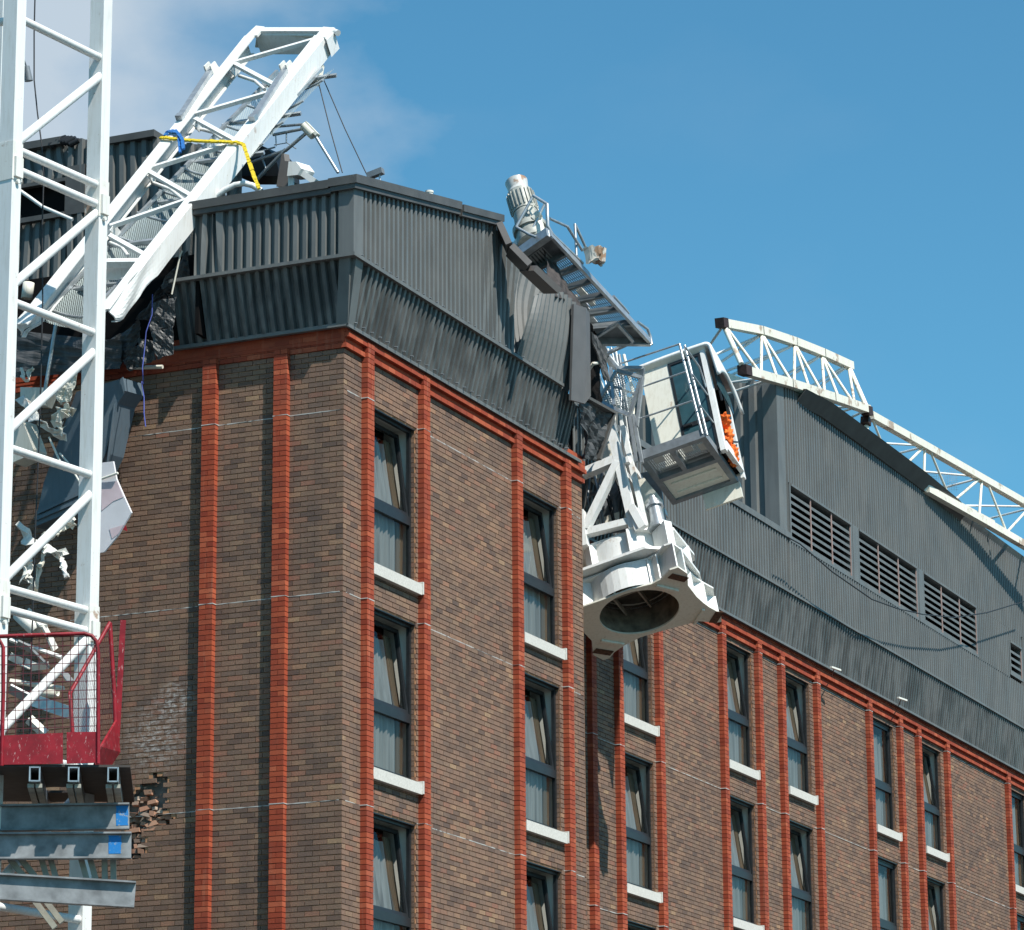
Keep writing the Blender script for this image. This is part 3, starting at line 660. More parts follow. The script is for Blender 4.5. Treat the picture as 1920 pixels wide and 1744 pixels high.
for z in ZJ: zs += [z, z-SEC_H/3, z-2*SEC_H/3]
zs = [ZJ[0]+SEC_H/3] + zs
for face in ('side', 'front'):
    pa = (lambda z: MF.w(-.07, ML+Lw-.02, z)) if face == 'side' else (lambda z: MF.w(-Ld, ML+.1, z))
    pb = (lambda z: MF.w(-.07, .04, z)) if face == 'side' else (lambda z: MF.w(-MW, ML+.1, z))
    for i, z in enumerate(zs):
        dz = (.13, -.15) if any(abs(z-j) < .01 for j in ZJ) else (0,)
        for d in dz:
            mb = MB(); mb.tube(pa(z+d), pb(z+d), .056, 12); mb.build('horizontal', WHITE, mast)
        lo = zs[i+1]+.24 if i+1 < len(zs) else z-SEC_H/3+.24
        mb = MB(); mb.tube(pb(z-.27), pa(lo), .064, 12); mb.build('diagonal', WHITE, mast)
lamp = MB(); p = at(52, 142, x=XM-.05); lamp.tube(p+V(0, -.04, .12), p+V(.02, .0, -.08), .045, 10, .06); lamp.tube(p+V(0, -.04, .12), p+V(-.02, -.16, .30), .012, 6)
single('mast_lamp', lamp, GALVD, 'small grey cylindrical lamp fixed to the inner side of the standing mast', 'lamp')
mb = MB(); mb.pipe([at(x, y, y=YR-.6) for x, y in ((67, -60), (64, 60), (64, 150), (70, 210), (78, 270), (82, 330), (79, 430), (80, 560), (77, 700), (72, 860), (66, 1000), (63, 1100), (58, 1250), (56, 1400))], .011, 6)
single('power_cable', mb, RUBBER, 'thin black cable hanging loose inside the standing mast', 'cable')
# ------------------------------------------------------------------ red work platform on the mast
TH = R(29)
PX, PY = V(math.cos(TH), math.sin(TH), 0), V(-math.sin(TH), math.cos(TH), 0)
PL = Frame(V(XM+.05, YL-.1, 0), PX, PY, V(0, 0, 1))
def pf(x, y, b=-.45): return PL.on(x, y, 1, b)
zdeck = pf(100, 1437).z
def pd(x, y): return PL.loc(PL.on(x, y, 2, zdeck))
def pbx(mb, a0, a1, b0, b1, z0, z1): return mb.add([PL.w(a, b, z) for a in (a0, a1) for b in (b0, b1) for z in (z0, z1)], [(0, 1, 3, 2), (4, 6, 7, 5), (0, 4, 5, 1), (2, 3, 7, 6), (0, 2, 6, 4), (1, 5, 7, 3)])
plat = thing('work_platform', pf(90, 1437), 'red guarded work platform with wire mesh clamped to the mast, over grey beams', 'platform')
mb = MB(); a0, a1 = pd(-120, 1437).x, pd(244, 1437).x; bb = pd(200, 1504).y; bf = -.42
h0, h1 = pd(86, 1486), pd(132, 1476); hb0, hb1 = min(h0.y, h1.y), max(h0.y, h1.y)
pbx(mb, a0, a1, bf, hb0, zdeck, zdeck+.03); pbx(mb, a0, h0.x, hb0, hb1, zdeck, zdeck+.03); pbx(mb, h1.x, a1, hb0, hb1, zdeck, zdeck+.03); pbx(mb, a0, a1, hb1, bb, zdeck, zdeck+.03)
mb.build('deck', m_plain('dark_plate', (.055, .045, .04), .7, .1, .3, 6), plat)  # dark brown deck plate, tone varied at random
mb = MB(); mb.prism([pf(-120, 1385), pf(118, 1374), pf(118, 1432), pf(-120, 1436)], PY*.02); mb.build('toe_board', REDP, plat)
mb = MB(); mb.prism([pf(125, 1373), pf(184, 1372), pf(184, 1430), pf(125, 1432)], PY*.02); mb.build('toe_board', REDP, plat)
mb = MB(); mb.pipe([pf(-120, 1198), pf(60, 1191), pf(158, 1188), pf(172, 1192), pf(181, 1203), pf(184, 1225), pf(184, 1340), pf(184, 1432)], .026, 8); mb.build('guard_rail', REDP, plat)
mb = MB(); mb.pipe([pf(-60, 1196), pf(0, 1201), pf(6, 1214), pf(6, 1300), pf(3, 1436)], .026, 8); mb.build('guard_rail', REDP, plat)
mb = MB(); mb.quad(pf(-120, 1198, -.43), pf(182, 1192, -.43), pf(182, 1372, -.43), pf(-120, 1384, -.43)); mb.build('mesh_panel', WIRE, plat)
ya, yc = .15, .95
G0, G1, G2, G3 = pf(131, 1300, ya), pf(206, 1168, yc), pf(212, 1400, yc), pf(136, 1376, ya)
mb = MB(); mb.pipe([G3, G0, G1], .028, 8); mb.pipe([G1, pf(215, 1320, yc), pf(218, 1406, yc)], .03, 8); mb.build('guard_rail', REDP, plat)
mb = MB(); mb.bar(pf(231, 1163, yc+.05), pf(218, 1408, yc+.05), .075, .03, PY); mb.build('post', REDP, plat)
mb = MB(); mb.quad(G0, G1, G2, G3); mb.build('mesh_panel', DIAM, plat)
mb = MB(); mb.prism([pf(216, 1350, yc), pf(222, 1410, yc), pf(205, 1436, yc-.3), pf(174, 1436, bf+.05), pf(186, 1400, bf+.1)], V(.02, .02, 0)); mb.build('kick_plate', REDP, plat)
for i, x in enumerate((65, 138, 212)):
    mb = MB(); a = PL.loc(pf(x, 1450)); hw, hh = .062, .095; zt = zdeck-.004
    for sx in (-1, 1): pbx(mb, a.x+sx*hw-.009, a.x+sx*hw+.009, -.45, bb, zt-2*hh, zt)
    pbx(mb, a.x-hw, a.x+hw, -.45, bb, zt-.016, zt); pbx(mb, a.x-hw, a.x+hw, -.45, bb, zt-2*hh, zt-2*hh+.016); mb.build('joist', GALV, plat)
    mb = MB(); zc = zt-.20
    for sx in (-1, 1): pbx(mb, a.x+sx*.052-.04, a.x+sx*.052+.04, -.34, bb-.05, zc-.05, zc)
    mb.build('channel', m_plain('olive_grey_channel', (.34, .33, .28), .6, 0, .2, 8), plat)
# ------------------------------------------------------------------ grey steel beams of the mast tie
def ibeam(name, label, a, b, h, paint=None):
    """web facing the viewer with flanges top and bottom"""
    d = (b-a).normalized(); up = V(0, 0, 1); up = (up-d*up.dot(d)).normalized(); out = d.cross(up)
    T = thing(name, a, label, 'beam', 'grey beams tying the mast to the wall')
    mb = MB(); mid = (a+b)/2; mb.box(mid-up*h/2, b-a, out*.018, up*(h-.03)); o = mb.build('web', HSTEEL, T)
    for s in (0, 1):
        mb = MB(); mb.box(mid-up*(h*s), b-a, out*.15, up*.022); mb.build('flange', HSTEEL, T)
    if paint:
        mb = MB(); p, q = paint; rr_ = random.Random(1); n = 7
        L = [p + (q-p)*.0 + up*0 for _ in (0,)]
        w_ = (q-p).dot(d); h_ = -(q-p).dot(up); c = p
        pts = [c+d*w_*(0.06*rr_.random()) - up*h_*k/n for k in range(n+1)] + [c+d*w_*(1-k/n)-up*h_*(1-.10*rr_.random()) for k in range(0, 1)] + [c+d*w_*(1-.08*rr_.random())-up*h_*(1-k/n) for k in range(n+1)]
        mb.prism([x+out*.0105 for x in pts], out*.003); mb.build('paint_patch', BLUEPAINT, T)
    return T
m_tie = m_plain('olive_grey_steel', (.30, .295, .25), .6, 0, .2, 8)
y1, y2, y3 = .25, .12, -.25
ibeam('steel_beam', 'grey steel beam with pale blue paint at its end, directly under the red platform', pf(-60, 1512, y1), pf(242.5, 1508, y1), .315, (pf(217, 1511, y1), pf(241, 1548, y1)))
ibeam('steel_beam', 'grey steel beam with bright blue patch inset from its end, middle of three', pf(-60, 1564, y2), pf(246.5, 1562.5, y2), .315, (pf(203, 1567, y2), pf(228, 1601, y2)))
ibeam('steel_beam', 'unpainted grey steel beam, lowest of the three beside the broken brickwork', pf(-60, 1636, y3), pf(255, 1655, y3), .31)
for k, (lab, a, b, yy) in enumerate((('slanting double channel crossing the mast left of the upright stubs, between lower beams', (25, 1606), (60, 1650), .4), ('short double channel second from left between the two lower beams', (86, 1610), (97, 1648), .4), ('short double channel in front of the right mast leg, between lower beams', (160, 1609), (172, 1652), .4), ('slim upright channel near the beam ends, between the two lower beams', (204, 1607), (205, 1656), .4), ('slanting double channel hanging below the lowest grey beam', (72, 1685), (110, 1735), .4))):
    mb = MB(); p, q = pf(*a, yy), pf(*b, yy); s = (q-p).cross(PY).normalized()
    for o_ in (-.055, .055): mb.bar(p+s*o_, q+s*o_, .075, .12, PY)
    single('tie_channel', mb, m_tie, lab, 'steel channel', 'channels of the mast tie')
# ------------------------------------------------------------------ tilted mast section lying over the roof edge
def camv(x, y, z): return RGT*x + UPV*y - FWD*z
SC, SD, SE = camv(.88, -.01, .47).normalized(), camv(.393, .543, -.74).normalized(), camv(.255, -.84, -.48).normalized()
pO = at(351, 449, y=-.64)
sec = Frame(pO - SE*.31, SC, SD, SE)
def sp(px, py, e=0.): return sec.on(px, py, 2, e)
T = thing('tilted_mast_section', sp(205, 560), 'white mast section with ladder cage lying tilted over the broken roof edge', 'crane mast')
def chord(outer, inner, webdir, seed, crumple):
    """outer/inner: pixel end points of the flange edges, lower end first"""
    a0, a1, b0, b1 = sp(*outer[0]), sp(*outer[1]), sp(*inner[0]), sp(*inner[1]); r_ = random.Random(seed); ph = [r_.uniform(0, 6) for _ in range(4)]
    def dmp(s):
        k = max(0, crumple-s)/crumple; return k*k
    mb = MB()
    mb.sheet(lambda s, t: (a0+(a1-a0)*s)*(1-t) + (b0+(b1-b0)*s)*t + SE*(dmp(s)*.018*math.sin(30*s+4*t+ph[0])) + SC*(dmp(s)*.045*max(0, math.sin(47*s+ph[1]))*(1-t if webdir < 0 else t)*webdir), 60, 4, smooth=False)
    o = mb.build('flange', WHITE, T, .022)
    mb = MB()
    mb.sheet(lambda s, t: (a0+(a1-a0)*s) + SE*(t*.31-(dmp(s)*.16*max(0, math.sin(42*s+ph[2]))*t)) + SC*(dmp(s)*.035*math.sin(34*s+5*t+ph[3])), 70, 6, smooth=False)
    mb.build('web', WHITE, o, .018)
    mb = MB(); mb.sheet(lambda s, t: (a0+(a1-a0)*s) + SE*(.31-(dmp(s)*.12*max(0, math.sin(42*s+ph[2])))) + SC*(webdir*.07*t + dmp(s)*.03*math.sin(34*s+5+ph[3])), 70, 1, smooth=False)
    mb.build('lip', WHITE, o, .015)
chord(((205, 578), (609, 69)), ((182, 584), (590, 67)), -1, 3, .32)
chord(((30, 606), (459, 68)), ((52, 610), (480, 65)), 1, 8, .14)
mb = MB()                                         # closed head of the section
def beam2(mb, a, b, w, e0=0., e1=.05):
    A, B = sp(*a), sp(*b); n = (B-A).cross(SE).normalized()*w/2
    mb.prism([A+SE*e0-n, B+SE*e0-n, B+SE*e0+n, A+SE*e0+n], SE*(e1-e0))
beam2(mb, (478, 56), (622, 56), .13, -.012, .05); mb.prism([sp(459, 68, -.013), sp(480, 48, -.013), sp(496, 50, -.013), sp(482, 66, -.013)], SE*.04); mb.prism([sp(592, 67, -.013), sp(606, 50, -.013), sp(628, 52, -.013), sp(609, 70, -.013)], SE*.04)
mb.prism([sp(612, 52, .02), sp(627, 60, .02), sp(612, 76, .02)], SE*.29); mb.prism([sp(478, 60, .05), sp(600, 61, .05), sp(600, 66, .05), sp(478, 66, .05)], SE*.34)
mb.tube(sp(622, 58, .04), sp(634, 62, .04), .05, 10); mb.build('head_frame', WHITE, T)
mb = MB(); mb.prism([sp(481, 66, .06), sp(590, 68, .06), sp(566, 96, .40), sp(478, 88, .40)], SE*.01); mb.build('head_plate', CREAM, T)
for a, b in (((442, 112), (592, 69)), ((439, 116), (516, 157)), ((364, 210), (511, 167)), ((365, 219), (440, 260)), ((281, 311), (424, 267)), ((276, 317), (356, 363)), ((205, 420), (348, 371)), ((205, 438), (273, 476))):
    mb = MB(); beam2(mb, a, b, .07, .012, .075); mb.build('brace', WHITE, T)
mb = MB(); beam2(mb, (170, 488), (273, 487), .10, .0, .10); mb.prism([sp(170, 492, .10), sp(258, 492, .10), sp(238, 523, .3), sp(165, 524, .3)], SE*.02); mb.build('crossbar', WHITE, T)
for a, b in (((448, 142), (496, 168)), ((368, 240), (418, 262)), ((285, 342), (345, 376)), ((205, 455), (240, 480))):
    mb = MB(); mb.pipe([sp(*a, .25), sp((a[0]+b[0])/2+6, (a[1]+b[1])/2-3, .24), sp(*b, .2)], .028, 8); mb.build('tie_rod', WHITE, T)
for (x, y) in ((436, 118), (369, 222), (283, 318), (213, 420)):    # gusset plates inside the near chord
    mb = MB(); mb.prism([sp(x, y, .03), sp(x+12, y+14, .27), sp(x+4, y+26, .27), sp(x-8, y+12, .03)], SC*.015); mb.build('gusset', WHITE, T)
SC0 = sec.loc(sp(207, 395)).x; SC1 = sec.loc(sp(348, 400)).x; d0, d1 = sec.loc(sp(200, 560)).y, sec.loc(sp(560, 100)).y
mb = MB()
mb.sheet(lambda s, t: sec.w(SC0+.12+(SC1-SC0-.30)*t, d0+(d1-d0)*s, .30+.16*math.sin(math.pi*t)), 20, 10, d1-d0, 1.7); cg = mb.build('safety_cage', CAGE, T)
for k in range(11):
    mb = MB(); dd = d0+(d1-d0)*(k+.4)/11; mb.pipe([sec.w(SC0+.12+(SC1-SC0-.30)*t, dd, .29+.16*math.sin(math.pi*t)) for t in [i/10 for i in range(11)]], .02, 6); mb.build('hoop', GALV, cg)
for c in (SC0+.18, SC1-.42):
    mb = MB(); mb.bar(sec.w(c, d0, .30), sec.w(c, d1, .30), .05, .05, SE); mb.build('ladder_rail', GALV, cg)
for k in range(6):
    mb = MB(); dd = d0+(d1-d0)*(k+.7)/6; mb.bar(sec.w(SC0+.1, dd, .36), sec.w(SC1-.1, dd+.25, .36), .06, .05, SE); mb.build('cage_strut', GALV, cg)
for a, b in (((540, 124), (475, 222)), ((399, 126), (338, 220))):
    mb = MB(); A, B = sp(*a, -.05), sp(*b, -.05); mb.bar(A, B, .10, .07, SE); mb.box(B, SC*.11, SD*.10, SE*.11); ro = mb.build('guide_rod', GALV, T)
    mb = MB()
    for s in (-.055, .055): mb.prism([A+SC*s-SE*.10, A+SC*s-SE*.10-SD*.16, A+SC*s+SE*.05-SD*.16, A+SC*s+SE*.05+SD*.05], SC*.025)
    mb.build('bracket', WHITED, ro)
mb = MB(); mb.pipe([sp(400, 372, .30), sp(422, 356, .22), sp(440, 347, .2), sp(458, 344, .2), sp(474, 348, .26), sp(490, 358, .34)], .045, 10); mb.build('bent_tube', WHITE, T)
mb = MB(); mb.prism([sp(578, 150, .32), sp(606, 118, .32), sp(598, 158, .42), sp(575, 156, .42)], SE*.04); mb.tube(sp(603, 124, .4), sp(598, 150, .5), .05, 8); mb.build('sheave_bracket', CREAM, T)
for lab, a, b in (('thin dark hoist rope from the tilted mast section head, left of the two', (598, 158), (642, 324)), ('thin dark hoist rope slanting down to the floodlight, right of the two', (605, 145), (690, 332))):
    A = sp(*a, .4); B = at(*b, y=A.y-.3); mb = MB(); mb.pipe([A, A.lerp(B, .5)-V(0, 0, .04), B], .009, 5); single('hoist_rope', mb, RUBBER, lab, 'rope', 'hoist ropes')
def strap(mb, pts, w, e, n=6):
    P_ = [sp(x, y, e) for x, y in pts]; P2 = []
    for p, q in zip(P_, P_[1:]): P2 += [p.lerp(q, k/n) for k in range(n)]
    P2.append(P_[-1]); r_ = random.Random(4)
    for p, q in zip(P2, P2[1:]): mb.bar(p+V(0, 0, r_.uniform(-.012, .012)), q, w*r_.uniform(.85, 1.1), .03, SE)
mb = MB(); strap(mb, [(300, 258), (318, 259), (360, 264), (410, 266), (446, 267), (457, 272), (466, 300), (476, 330), (486, 354)], .055, -.05); single('lifting_sling', mb, YELL, 'yellow webbing sling lashed across the tilted mast section', 'sling', base=sp(452, 270))
mb = MB(); strap(mb, [(309, 254), (316, 246), (330, 246), (336, 256), (338, 286)], .05, -.055); strap(mb, [(318, 248), (333, 249), (342, 262), (344, 280)], .05, -.08); single('lifting_sling', mb, BLUE, 'blue webbing sling looped over the left chord of the tilted mast section', 'sling', base=sp(330, 250))
# ------------------------------------------------------------------ fallen crane head: turntable, mast frame, cab and walkway, all in one tilted frame
CH = Frame(at(1198, 1148, y=10.3), camv(.91, .329, .25), camv(.39, -.477, -.787), camv(-.1386, .815, -.563))
CA, CB, CU = CH.A
def cp(px, py, i, v): return CH.on(px, py, i, v)
def cl(px, py, i, v): return CH.loc(CH.on(px, py, i, v))
head = thing('fallen_crane', CH.O, 'fallen crane turntable with driver cab and walkway hanging off the roof end', 'crane')
def cbox(mb, a0, a1, b0, b1, u0, u1): return mb.add([CH.w(a, b, u) for a in (a0, a1) for b in (b0, b1) for u in (u0, u1)], [(0, 1, 3, 2), (4, 6, 7, 5), (0, 4, 5, 1), (2, 3, 7, 6), (0, 2, 6, 4), (1, 5, 7, 3)])
out_px = [(1050, 1160), (1089, 1139), (1121, 1128), (1186, 1104), (1223, 1095), (1240, 1086), (1251, 1074), (1256, 1069), (1272, 1064), (1289, 1076), (1290, 1098), (1306, 1119), (1319, 1131), (1330, 1139), (1352, 1151), (1353, 1166), (1343, 1168), (1310, 1165), (1275, 1174), (1231, 1186), (1201, 1195), (1171, 1210), (1152, 1223), (1143, 1234), (1131, 1238), (1112, 1228), (1110, 1202), (1092, 1183), (1075, 1178), (1050, 1180)]
star = [cl(x, y, 2, 0) for x, y in out_px]
hc = (cl(1123, 1165, 2, 0)+cl(1275, 1131, 2, 0))/2; hr = (cl(1123, 1165, 2, 0)-cl(1275, 1131, 2, 0)).length/2
circ = lambda r, u, n=40: [CH.w(hc.x+r*math.cos(2*math.pi*k/n), hc.y+r*math.sin(2*math.pi*k/n), u) for k in range(n)]
def scaled(k, u): return [CH.w(hc.x+(p.x-hc.x)*k, hc.y+(p.y-hc.y)*k, u) for p in star]
mb = MB(); mb.prism(scaled(1, 0), CU*.03, circ(hr*.97, 0)); base = mb.build('base_frame', CREAM, head)
mb = MB(); mb.prism(scaled(.97, .50), CU*.03, circ(hr, .50)); mb.build('top_plate', WHITE, base)
mb = MB(); w0, w1 = circ(hr*1.16, .03), circ(hr*1.16, .50); n = len(w0)
mb.add(w0+w1, [(i, (i+1) % n, (i+1) % n+n, i+n) for i in range(n)])
mb.build('web', WHITE, base)
for k in (1, 2, 3, 4, 5, 8, 9, 11, 13, 15, 17, 20):
    p = star[k] if k not in (2, 3) else (star[k]+star[k+1])/2
    mb = MB(); a, b = V(hc.x, hc.y, 0)+V(p.x-hc.x, p.y-hc.y, 0).normalized()*hr*1.15, V(hc.x+(p.x-hc.x)*.985, hc.y+(p.y-hc.y)*.985, 0)
    mb.bar(CH.w(a.x, a.y, .265), CH.w(b.x, b.y, .265), .025, .47, CU); mb.build('rib', WHITE, base)
for (x, y) in ((1272, 1084), (1343, 1158), (1131, 1223)):
    mb = MB(); p = cl(x, y, 2, -.012); d = V(p.x-hc.x, p.y-hc.y, 0).normalized(); e = V(-d.y, d.x, 0)
    mb.prism([CH.w(p.x+d.x*i*.07+e.x*j*.17, p.y+d.y*i*.07+e.y*j*.17, -.012) for i, j in ((-1, -1), (1, -1), (1, 1), (-1, 1))], CU*.008); mb.build('slot', m_plain('rusty_slot', (.10, .05, .03), .9, 0, .5, 20), base)
    mb = MB(); q = V(p.x-d.x*.32, p.y-d.y*.32, 0); mb.bar(CH.w(q.x-e.x*.22, q.y-e.y*.22, -.02), CH.w(q.x+e.x*.22, q.y+e.y*.22, -.02), .05, .035, CU); mb.build('stiffener', CREAM, base)
mb = MB()
for k in (-.35, .05, .45): mb.bar(CH.w(hc.x+k*hr*1.6, hc.y-hr*.8, .42), CH.w(hc.x+k*hr*1.6, hc.y+hr*.8, .42), .03, .10, CU)
mb.bar(CH.w(hc.x-hr, hc.y, .47), CH.w(hc.x+hr, hc.y, .47), .14, .06, CU); mb.build('inner_stay', m_plain('shaded_stay', (.30, .27, .22), .6, 0, .4, 8), base)  # stays coloured darker to carry the shade inside the hole
mb = MB(); mb.tube(CH.w(hc.x-.15, hc.y-.30, .40), CH.w(hc.x-.15, hc.y-.30, .54), .26, 20); mb.build('slip_ring', BLACK, base)
mb = MB(); c0, c1 = circ(hr*1.0, .03), circ(hr*1.0, .545); mb.add(c0+c1, [(i, (i+1) % 40, (i+1) % 40+40, i+40) for i in range(40)], True); mb.build('shade_liner', m_plain('shade_brown', (.17, .145, .115), .6, 0, .5, 6), base)  # added tube, the hole's shade put into its dark colour
mb = MB(); mb.tube(CH.w(hc.x, hc.y, .545), CH.w(hc.x, hc.y, .555), hr*1.08, 36); mb.build('shade_plate', m_plain('shade_black', (.075, .065, .05), .5, 0, .6, 7), base)  # added disc, painted near-black for the shade deep in the hole
def octa(px, u):
    pts = [cl(x, y, 2, u) for x, y in px]; pts += [V(2*hc.x-p.x, 2*hc.y-p.y, u) for p in pts]
    return [CH.w(p.x, p.y, u) for p in sorted(pts, key=lambda p: math.atan2(p.y-hc.y, p.x-hc.x))]
mb = MB(); mb.prism(octa([(1055, 1082), (1089, 1071), (1210, 1028), (1278, 1032), (1312, 1077)], .56), CU*.05); ring = mb.build('slew_ring', WHITE, head)
mb = MB(); mb.prism(octa([(1055, 1042), (1089, 1031), (1199, 993), (1264, 994), (1302, 1042)], 1.08), CU*.05); mb.build('upper_plate', WHITE, ring)
mb = MB(); mb.tube(CH.w(hc.x, hc.y, .60), CH.w(hc.x, hc.y, 1.09), .76, 40, .76, False); mb.build('drum', WHITE, ring)
mb = MB(); mb.tube(CH.w(hc.x, hc.y, .52), CH.w(hc.x, hc.y, .67), .60, 36, None, False); mb.build('bearing', CREAM, ring)
for x, y in ((1104, 1068), (1190, 1032), (1262, 1018), (1304, 1070)):
    p = cl(x, y, 2, .62); d = V(p.x-hc.x, p.y-hc.y, 0); L = d.length; d.normalize()
    mb = MB(); mb.bar(CH.w(hc.x+d.x*(L-.40), hc.y+d.y*(L-.40), .845), CH.w(hc.x+d.x*(L-.03), hc.y+d.y*(L-.03), .845), .15, .47, CU); mb.build('rib', WHITE, ring)
# lower mast frame standing on the turntable
def cbar(mb, a, b, i, v, w, h, i2=None, v2=None):
    return mb.bar(cp(*a, i, v), cp(*b, i if i2 is None else i2, v if v2 is None else v2), w, h, CB if i != 1 else CB)
BL_ = -.78
frame = MB(); cbar(frame, (1133, 742), (1190, 992), 1, BL_, .15, .15); fo = frame.build('mast_frame', WHITE, head)
for nm, a, b, w, bb_ in (('strut', (1093, 889), (1152, 864), .15, BL_), ('strut', (1158, 868), (1098, 992), .13, BL_-.02), ('strut', (1098, 1000), (1186, 978), .13, BL_), ('strut', (1089, 960), (1096, 1026), .14, BL_-.02), ('strut', (1168, 800), (1210, 984), .085, BL_+.12), ('strut', (1150, 700), (1174, 840), .05, BL_+.2), ('strut', (1118, 700), (1140, 772), .10, BL_)):
    mb = MB(); cbar(mb, a, b, 1, bb_, w, w); mb.build(nm, WHITE, fo)
for a, b, w in (((1110, 900), (1175, 872), .14), ((1120, 985), (1205, 955), .14), ((1130, 800), (1220, 985), .13), ((1110, 990), (1180, 880), .09), ((1100, 930), (1190, 900), .05), ((1140, 880), (1160, 980), .05)):
    mb = MB(); cbar(mb, a, b, 1, .45, w, w); mb.build('strut', GALVD if w < .1 else CREAM, fo)
for x, y in ((1150, 862), (1186, 985), (1172, 862)):
    p = cl(x, y, 1, BL_); mb = MB(); mb.bar(CH.w(p.x, BL_, p.z), CH.w(p.x-.05, 1.2, p.z), .12, .12, CU); mb.build('cross_member', WHITE, fo)
mb = MB(); cbar(mb, (1184, 950), (1206, 990), 1, BL_-.1, .13, .10); mb.prism([cp(1178, 958, 1, BL_-.12), cp(1200, 950, 1, BL_-.12), cp(1214, 985, 1, BL_-.12), cp(1190, 994, 1, BL_-.12)], CB*.05); mb.build('foot_bracket', WHITE, fo)
mb = MB(); mb.prism([cp(1128, 790, 1, BL_+.5), cp(1150, 780, 1, BL_+.5), cp(1158, 858, 1, BL_+.5), cp(1122, 872, 1, BL_+.5)], CB*.05); mb.build('side_plate', CREAM, fo)
mb = MB(); mb.prism([cp(1190, 902, 1, -.3), cp(1208, 896, 1, -.3), cp(1240, 935, 1, -.3), cp(1246, 992, 1, -.3), cp(1216, 992, 1, -.3)], CB*.06); mb.build('cab_bracket', CREAM, fo)
mb = MB(); mb.prism([cp(1140, 900, 1, .7), cp(1235, 880, 1, .7), cp(1250, 990, 1, .7), cp(1120, 1000, 1, .7)], CB*.04); mb.build('back_plate', GALVD, fo)
rj2 = random.Random(9)
for k in range(9):                                # pipes and cables packed inside the frame
    mb = MB(); x = 1108+k*9; mb.pipe([cp(x+rj2.uniform(-6, 6), 880+rj2.uniform(-10, 10), 1, .1), cp(x+rj2.uniform(-10, 14), 930+rj2.uniform(-8, 8), 1, -.1), cp(x+10+rj2.uniform(-6, 10), 985, 1, .1)], rj2.uniform(.012, .03), 6); mb.build('hose', rj2.choice([BLACK, GALV, GALVD]), fo)
for k in range(8):
    mb = MB(); x = 1140+k*7; mb.pipe([cp(x-18+rj2.uniform(-4, 4), 660+rj2.uniform(-10, 10), 1, -.2), cp(x-2+rj2.uniform(-8, 8), 740, 1, -.3), cp(x+rj2.uniform(-4, 10), 850, 1, -.2)], rj2.uniform(.015, .035), 6); mb.build('hose', rj2.choice([CREAM, GALV, WHITE, GALVD]), fo)
mb = MB(); A, B = cp(1225, 940, 1, -.55), cp(1236, 992, 1, -.55); mb.tube(A, B, .105, 16, .135); mb.tube(A-(B-A)*.14, A, .07, 14); mb.tube(A+(B-A)*.16, A+(B-A)*.24, .15, 16); mb.tube(A+(B-A)*.86, B, .17, 16); mb.build('slew_motor', GALV, head)
# ---- platform and cab
bF = -1.0; F0, F1 = cl(1197, 862, 1, bF), cl(1323, 820, 1, bF); uF = (F0.z+F1.z)/2; aL, aR = F0.x, F1.x
bR = cl(1392, 925, 0, aR).y
bD = bF+.62; bE = cl(1383, 905, 2, uF).y; uT = cl(1321, 649, 1, bD).z; aW = cl(1207, 731, 1, bD).x; aDr = cl(1250, 681, 1, bD).x; aP = cl(1330, 700, 1, bD).x
pl = MB(); t_ = .10; h_ = .17
cbox(pl, aL, aR, bF, bF+t_, uF, uF+h_); pc = pl.build('cab_platform', GALVD, head)
for a0, a1, b0, b1 in ((aL, aL+t_, bF+t_, bE), (aR-t_, aR, bF+t_, bE), (aL+t_, aR-t_, bD+.12, bD+.22), (aL+t_, aR-t_, bE-t_, bE), (aL+.52, aL+.60, bF+t_, bD+.12)):
    mb = MB(); cbox(mb, a0, a1, b0, b1, uF+.004, uF+h_-.004); mb.build('bearer', GALVD, pc)
mb = MB(); q = [CH.w(aL+t_, bF+t_, uF+.10), CH.w(aR-t_, bF+t_, uF+.10), CH.w(aR-t_, bD+.12, uF+.10), CH.w(aL+t_, bD+.12, uF+.10)]; mb.quad(*q); mb.build('grating', GRATE, pc)
for k in range(4):
    mb = MB(); a = aL+.18+k*.26; cbox(mb, a, a+.17, bF+.2+.1*(k % 2), bF+.42+.1*(k % 2), uF+.105, uF+.108); mb.build('lit_patch', CREAM, pc)  # pale solid plates painted as lit patches of the underside
mb = MB(); cbox(mb, aL+t_, aR-t_, bD+.22, bE-t_, uF+.05, uF+.12); mb.build('floor_pan', CREAM, pc)
for k in range(2):
    mb = MB(); cbox(mb, aL+.2, aR-.2, bD+.4+k*.3, bD+.46+k*.3, uF+.02, uF+.05); mb.build('floor_rib', CREAM, pc)
mb = MB(); cbox(mb, aL+.55, aR+.02, bE+.0, bE+.05, uF-.30, uF+.02); mb.tube(CH.w(aL+.72, bE-.012, uF-.20), CH.w(aL+.72, bE+.01, uF-.20), .05, 14); mb.build('end_panel', CREAM, pc)
cab = MB(); cbox(cab, aW, aDr, bD, bD+.05, uF+.12, uT-.06); cb = cab.build('operator_cab', CREAM, head)
mb = MB(); cbox(mb, aW, aW+.04, bD+.05, bE, uF+.12, uT-.06); cbox(mb, aW+.04, aP, bE-.04, bE, uF+.12, uF+.75); mb.build('back_wall', CREAM, cb)
mb = MB(); cbox(mb, aW+.04, aW+.05, bD+.06, bE-.05, uF+.14, uT-.1); cbox(mb, aW+.06, aP-.1, bD+.06, bE-.05, uF+.13, uF+.15); cbox(mb, aW+.06, aP-.05, bE-.06, bE-.045, uF+.14, uT-.1); cbox(mb, aW+.25, aW+.70, bD+.4, bD+.9, uF+.2, uF+1.2); mb.build('interior', DARK, cb)
dr = MB(); fw = .05                               # glazed door in the wall facing the platform
